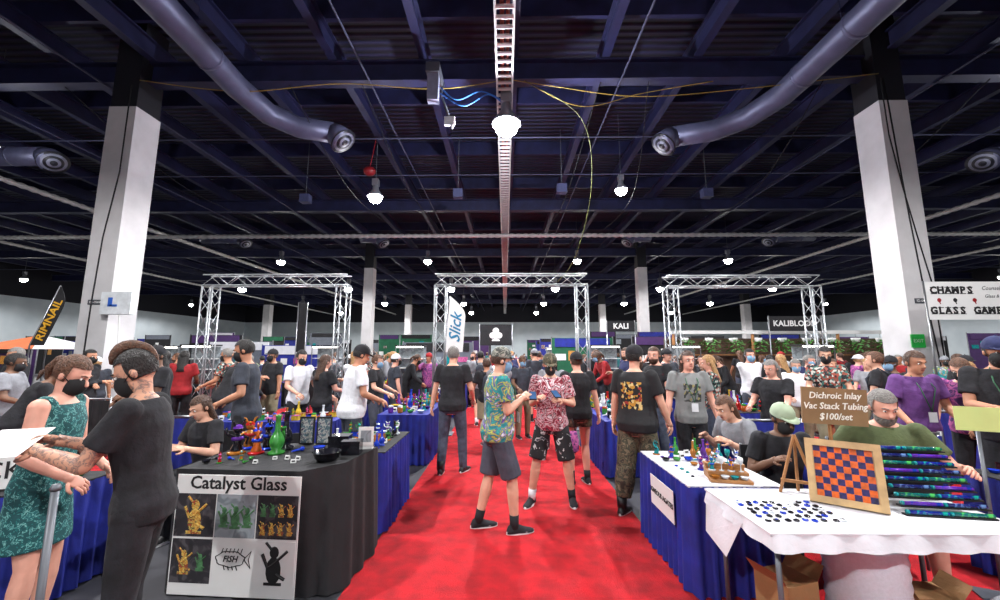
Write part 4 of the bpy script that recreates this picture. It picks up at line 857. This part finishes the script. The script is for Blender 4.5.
# ------------------------------------------------------------ truss gates
TR=mat('truss_aluminium',(160,164,168),.35,.6,.1)
def tseg(mb,a,b_,w):
    a,b_=Vector(a),Vector(b_); t=(b_-a).normalized(); u=Vector((0,1,0)) ; v=t.cross(u)
    cs=[(1,1),(1,-1),(-1,-1),(-1,1)]; L=(b_-a).length; n=max(2,int(round(L/w*.8)))
    for x,y in cs: mb.tube([a+u*x*w/2+v*y*w/2,b_+u*x*w/2+v*y*w/2],.018,6)
    for i in range(n):
        p,q=a+t*L*i/n,a+t*L*(i+1)/n
        for k in range(4):
            c0,c1=cs[k],cs[(k+1)%4]
            if i%2: c0,c1=c1,c0
            mb.tube([p+u*c0[0]*w/2+v*c0[1]*w/2,q+u*c1[0]*w/2+v*c1[1]*w/2],.008,5)
def gate(x0,x1,y,h,label):
    g=E('truss_gate',((x0+x1)/2,y,0),label,'truss gate'); hw=(x1-x0)/2; w=.25
    for s in(-1,1):
        m=MB(); tseg(m,(s*hw,0,.02),(s*hw,0,h-w*1.0),w); po=P(g,'truss_post',m,TR,True); P(po,'base_plate',bx((s*hw,0,.012),(.5,.5,.022)),GMET)
    m=MB(); tseg(m,(-hw-w/2,0,h-w/2),(hw+w/2,0,h-w/2),w); P(g,'truss_beam',m,TR,True)
gate(-1.5,1.78,9.0,3.5,'silver box truss archway over the red carpet'); gate(-6.95,-3.8,9.0,3.5,'silver box truss archway over a side aisle'); gate(3.85,7.1,9.0,3.45,'silver box truss archway over a side aisle')
# ------------------------------------------------------------ banners
def banner(x,y,z0,w,h,rz,m_,label,lines=(),tm=PAPER,sizes=None,bold=0):
    b=E('banner',(x,y,0),label,'banner',rad(rz)); P(b,'banner_sheet',bx((0,0,z0+h/2),(w,.02,h)),m_)
    for k in(-1,1):
        m=MB(); m.tube([(k*(w/2+.02),0,0),(k*(w/2+.02),0,z0+h+.02)],.02,8); P(b,'pole',m,STEEL,True)
        P(b,'base_plate',bx((k*(w/2+.02),0,.01),(.3,.3,.015)),GMET)
    n=len(lines)
    for i,l in enumerate(lines):
        text(b,l,(sizes[i] if sizes else h/n*.8),(0,-.014,z0+h*(1-(i+.5)/n)),(rad(90),0,0),tm,bold=bold)
    return b
cg=banner(10.92,9.2,2.45,2.0,.9,0,PAPER,'large white banner with bold black western lettering')
def slab(word,size,cx,cz):
    # letters one by one, each with slab serif feet and head
    cell=size*.74; n=len(word); x=cx-cell*n/2
    for i,ch in enumerate(word):
        if ch!=' ':
            text(cg,ch,size,(x+cell/2,-.014,cz),(rad(90),0,0),INKB,bold=.012)
            for zz in (cz+size*.33,cz-size*.33):
                P(cg,'letter_serif',bx((x+cell/2,-.014,zz),(cell*.82,.004,size*.075)),INKB)
        x+=cell
slab('CHAMPS',.23,-.40,3.14); slab('GLASS GAMES',.225,-.04,2.66)
text(cg,'Counselor',.13,(.45+.12,-.014,3.19),(rad(90),0,0),INKB,shear=.3); text(cg,'Glass & Art',.11,(.60,-.014,3.0),(rad(90),0,0),INKB,shear=.3)
RP=mat('red_paint',(130,22,28),.4)
for x in (-.72,-.35,.1):
    m=MB(); m.ball((x,-.014,2.91),(.05,.006,.05),10); m.tube([(x,-.014,2.87),(x+.02,-.014,2.82)],.01,5); P(cg,'printed_rose',m,RP if x!=-.35 else INKB)
banner(9.75,13.2,2.4,1.7,.5,0,BLKC,'black booth header with white lettering',('KALIBLOOM',),PAPER,(.265,),.006)
banner(4.3,14.5,2.45,1.0,.4,0,BLKC,'black booth header with white lettering',('KALI',),PAPER,(.28,),.006)
banner(-.35,14.9,1.95,1.2,.8,0,BLKC,'black banner with white tree emblem',('♣',),PAPER,(.5,))
banner(-7.05,13.4,1.7,.28,1.7,0,BLKC,'tall narrow black banner')
def feather(x,y,h,w,rz,m_,tm,word,label,tilt=0,z0=.7,ts=.62,shear=0):
    b=E('feather_banner',(x,y,0),label,'banner',rad(rz)); m=MB()
    n=14; L=[];Rr=[]
    for i in range(n+1):
        t=i/n; z=z0+(h-z0)*t; L.append((-w/2+tilt*t,0,z)); Rr.append((-w/2+tilt*t+w*(1 if t<.62 else math.cos((t-.62)/.38*pi/2)*.98+.02),0,z))
    vs=[];fs=[]
    for a,b_ in zip(L,Rr): vs+= [(a[0],-.004,a[2]),(b_[0],-.004,b_[2]),(a[0],.004,a[2]),(b_[0],.004,b_[2])]
    for i in range(n):
        a=i*4; fs+=[(a,a+1,a+5,a+4),(a+3,a+2,a+6,a+7),(a+1,a+3,a+7,a+5),(a+2,a,a+4,a+6)]
    m.add(vs,fs); P(b,'flag',m,m_)
    m=MB(); m.tube([(-w/2,0,0),(-w/2,0,z0),L[-1]],.015,6); P(b,'pole',m,STEEL,True); P(b,'base_plate',bx((-w/2,0,.01),(.4,.4,.02)),GMET)
    a=math.atan2(h-z0,tilt) if tilt else pi/2
    t=text(b,word,w*ts,(tilt*.42,-.012,z0+(h-z0)*.42),(0,0,0),tm,bold=.005,shear=shear)
    t.rotation_euler=Matrix((( math.cos(a),-math.sin(a),0),(0,0,-1),(math.sin(a),math.cos(a),0))).to_euler()
feather(-1.1,8.4,2.92,.38,0,PAPER,mat('teal_print',(20,110,150),.6),'Slick','white feather banner with blue lettering',.08,1.7,.9,.4)
feather(-10.45,8.6,3.2,.32,0,BLKC,mat('amber_bright',(200,150,40),.6),'RIMNAIL','black feather banner with yellow lettering',.5,1.85,.8)
fr=E('booth_frame',(10.3,14.0,0),'white booth frame hung with trailing green plants','booth frame')
for x in (-4.3,-1.5,1.5,4.3):
    m=MB(); m.tube([(x,0,0),(x,0,2.4)],.05,8); P(fr,'post',m,WOOD)
P(fr,'crossbeam',bx((0,0,2.4),(8.8,.12,.12)),PAPER); P(fr,'shelf',bx((0,.35,1.6),(8.4,.25,.04)),WOOD); P(fr,'back_wall',bx((0,.6,1.1),(8.8,.05,2.2)),mat('dark_wood',(70,50,36),.6,0,.3,6))
LEAF=mat('leaf_green',(56,118,42),.6,0,.4,20)
lf=MB()
for i in range(140):
    a=R.uniform(0,6.28); r_=R.random()**.5*.3; z=-R.random()*.42; c=Vector((r_*math.cos(a),r_*math.sin(a),z)); d=Vector((math.cos(a),math.sin(a),-R.random())).normalized()*.1; s_=Vector((-math.sin(a),math.cos(a),.3))*.035
    lf.add([c,c+d*.5+s_,c+d,c+d*.5-s_],[(0,1,2,3)])
lfm=lf.mesh('foliage',False); lfm.materials.append(LEAF); pt=MB(); pt.rev([(.1,-.1),(.14,.05),(.12,.05)],n=12); ptm=pt.mesh('pot'); ptm.materials.append(PAPER)
for i in range(10):
    p=E('hanging_plant',(6.4+i*.86,14.0,2.15),'trailing green plant hanging from the white frame','plant',i,'hanging plants')
    o=link(bpy.data.objects.new('foliage',lfm)); o.parent=p; o['kind']='stuff'; o=link(bpy.data.objects.new('pot',ptm)); o.parent=p
    m=MB(); m.tube([(0,0,.04),(0,0,.2)],.006,5); P(p,'hanger',m,GMET)
GRNC=mat('kelly_green_cloth',(16,84,56),.8,0,.2,3)
BC=[('black',BLKC),('blue',BLUE),('green',GRNC),('white',WHC),('black',BLKC),('black',BLKC),('purple',mat('purple_cloth',(60,32,84),.8)),('grey',mat('grey_panel',(90,95,105),.7)),('black',BLKC)]
bp_=[(-2.8,16.3),(3.2,16.3),(-8.6,16.2),(6.9,18.0),(-13.8,18.5),(-11.6,17),(13.8,16.5),(-17.5,19.2),(17.4,19),(-20,15.5),(20,14.5)]
tries=0
while len(bp_)<66 and tries<4000:
    tries+=1; x,y=R.uniform(-1,1)*38,R.uniform(21,54)
    if abs(x-.1)<2.4 or any(abs(x-a)<3.6 and abs(y-b)<1.0 for a,b in bp_): continue
    if any(a-1.7<x<b+1.7 and c-.3<y<d+.3 for a,b,c,d in foot): continue
    bp_.append((x,y))
for i,(x,y) in enumerate(bp_):
    n,c=R.choice(BC); w=R.uniform(1.8,3.2); h=R.uniform(1.9,2.5)+ (y>25)*.9
    bd=E('booth_backdrop',(x,y,0),f'{n} fabric booth backdrop on a metal frame','backdrop',0,'booth backdrops')
    P(bd,'panel',bx((0,0,h/2+.05),(w,.06,h)),c); P(bd,'header',bx((0,-.05,h-.15),(w*.9,.04,.35)),R.choice(BC)[1])
    for q in range(R.randint(3,5)): P(bd,'poster',bx((-.36*w+q*.18*w,-.05,R.uniform(1.3,h-.55)),(R.uniform(.25,.45),.02,R.uniform(.2,.45))),R.choice([PAPER,PATT,AMB,GL['teal'],PAPER,GL['pink'],GRP]))
    for k in(-1,1):
        m=MB(); m.tube([(k*w/2,0,0),(k*w/2,0,h+.1)],.03,6); P(bd,'post',m,STEEL)
GLOW=mat('case_light',(255,250,240),.5,0,0,1,emit=6)
for i,(x,y) in enumerate(cases):
    d=E('display_case',(x,y,0),'tall lit glass display case with dark base','display case',0,'lit display cases')
    P(d,'base',bx((0,0,.45),(.9,.45,.9)),BLKC); P(d,'light_bar',bx((0,-.18,1.86),(.84,.05,.04)),GLOW); P(d,'top',bx((0,0,1.9),(.92,.47,.04)),BLKC)
    P(d,'back_panel',bx((0,.2,1.38),(.88,.02,.96)),GRP)
    for sx in(-1,1):
        P(d,'corner_post',bx((sx*.44,-.2,1.39),(.025,.025,.98)),STEEL)
    for zz in (1.2,1.5): P(d,'shelf',bx((0,0,zz),(.86,.4,.012)),PAPER)
ORW=mat('orange_cloth',(190,92,36),.8)
for x,y in ((-16.4,13.6),(-19.4,11.2)):
    t=E('canopy_tent',(x,y,0),'pop-up canopy tent with orange and white roof','tent')
    for k in range(4):
        c=[(-1.2,-1.2,1.8),(1.2,-1.2,1.8),(1.2,1.2,1.8),(-1.2,1.2,1.8)]; m=MB(); m.add([c[k],c[(k+1)%4],(0,0,2.3)],[(0,1,2)]); P(t,'roof_panel',m,ORW if k%2==0 else WHC)
    for sx in(-1,1):
        for sy in(-1,1):
            m=MB(); m.tube([(sx*1.18,sy*1.18,0),(sx*1.18,sy*1.18,1.8)],.025,6); P(t,'leg',m,STEEL)
# ------------------------------------------------------------ camera & world
cam=bpy.data.cameras.new('camera'); cam.lens=14; cam.sensor_width=36; cam.clip_start=.05; cam.clip_end=300
co=link(bpy.data.objects.new('camera',cam)); co.location=(0,0,1.7); co.rotation_euler=(rad(90+7.63),0,rad(.74)); sc.camera=co
w=bpy.data.worlds.new('world'); sc.world=w; w.use_nodes=True; w.node_tree.nodes['Background'].inputs[0].default_value=(.1,.12,.25,1); w.node_tree.nodes['Background'].inputs[1].default_value=.3
try: sc.view_settings.view_transform='Standard'; sc.view_settings.exposure=0
except Exception: pass
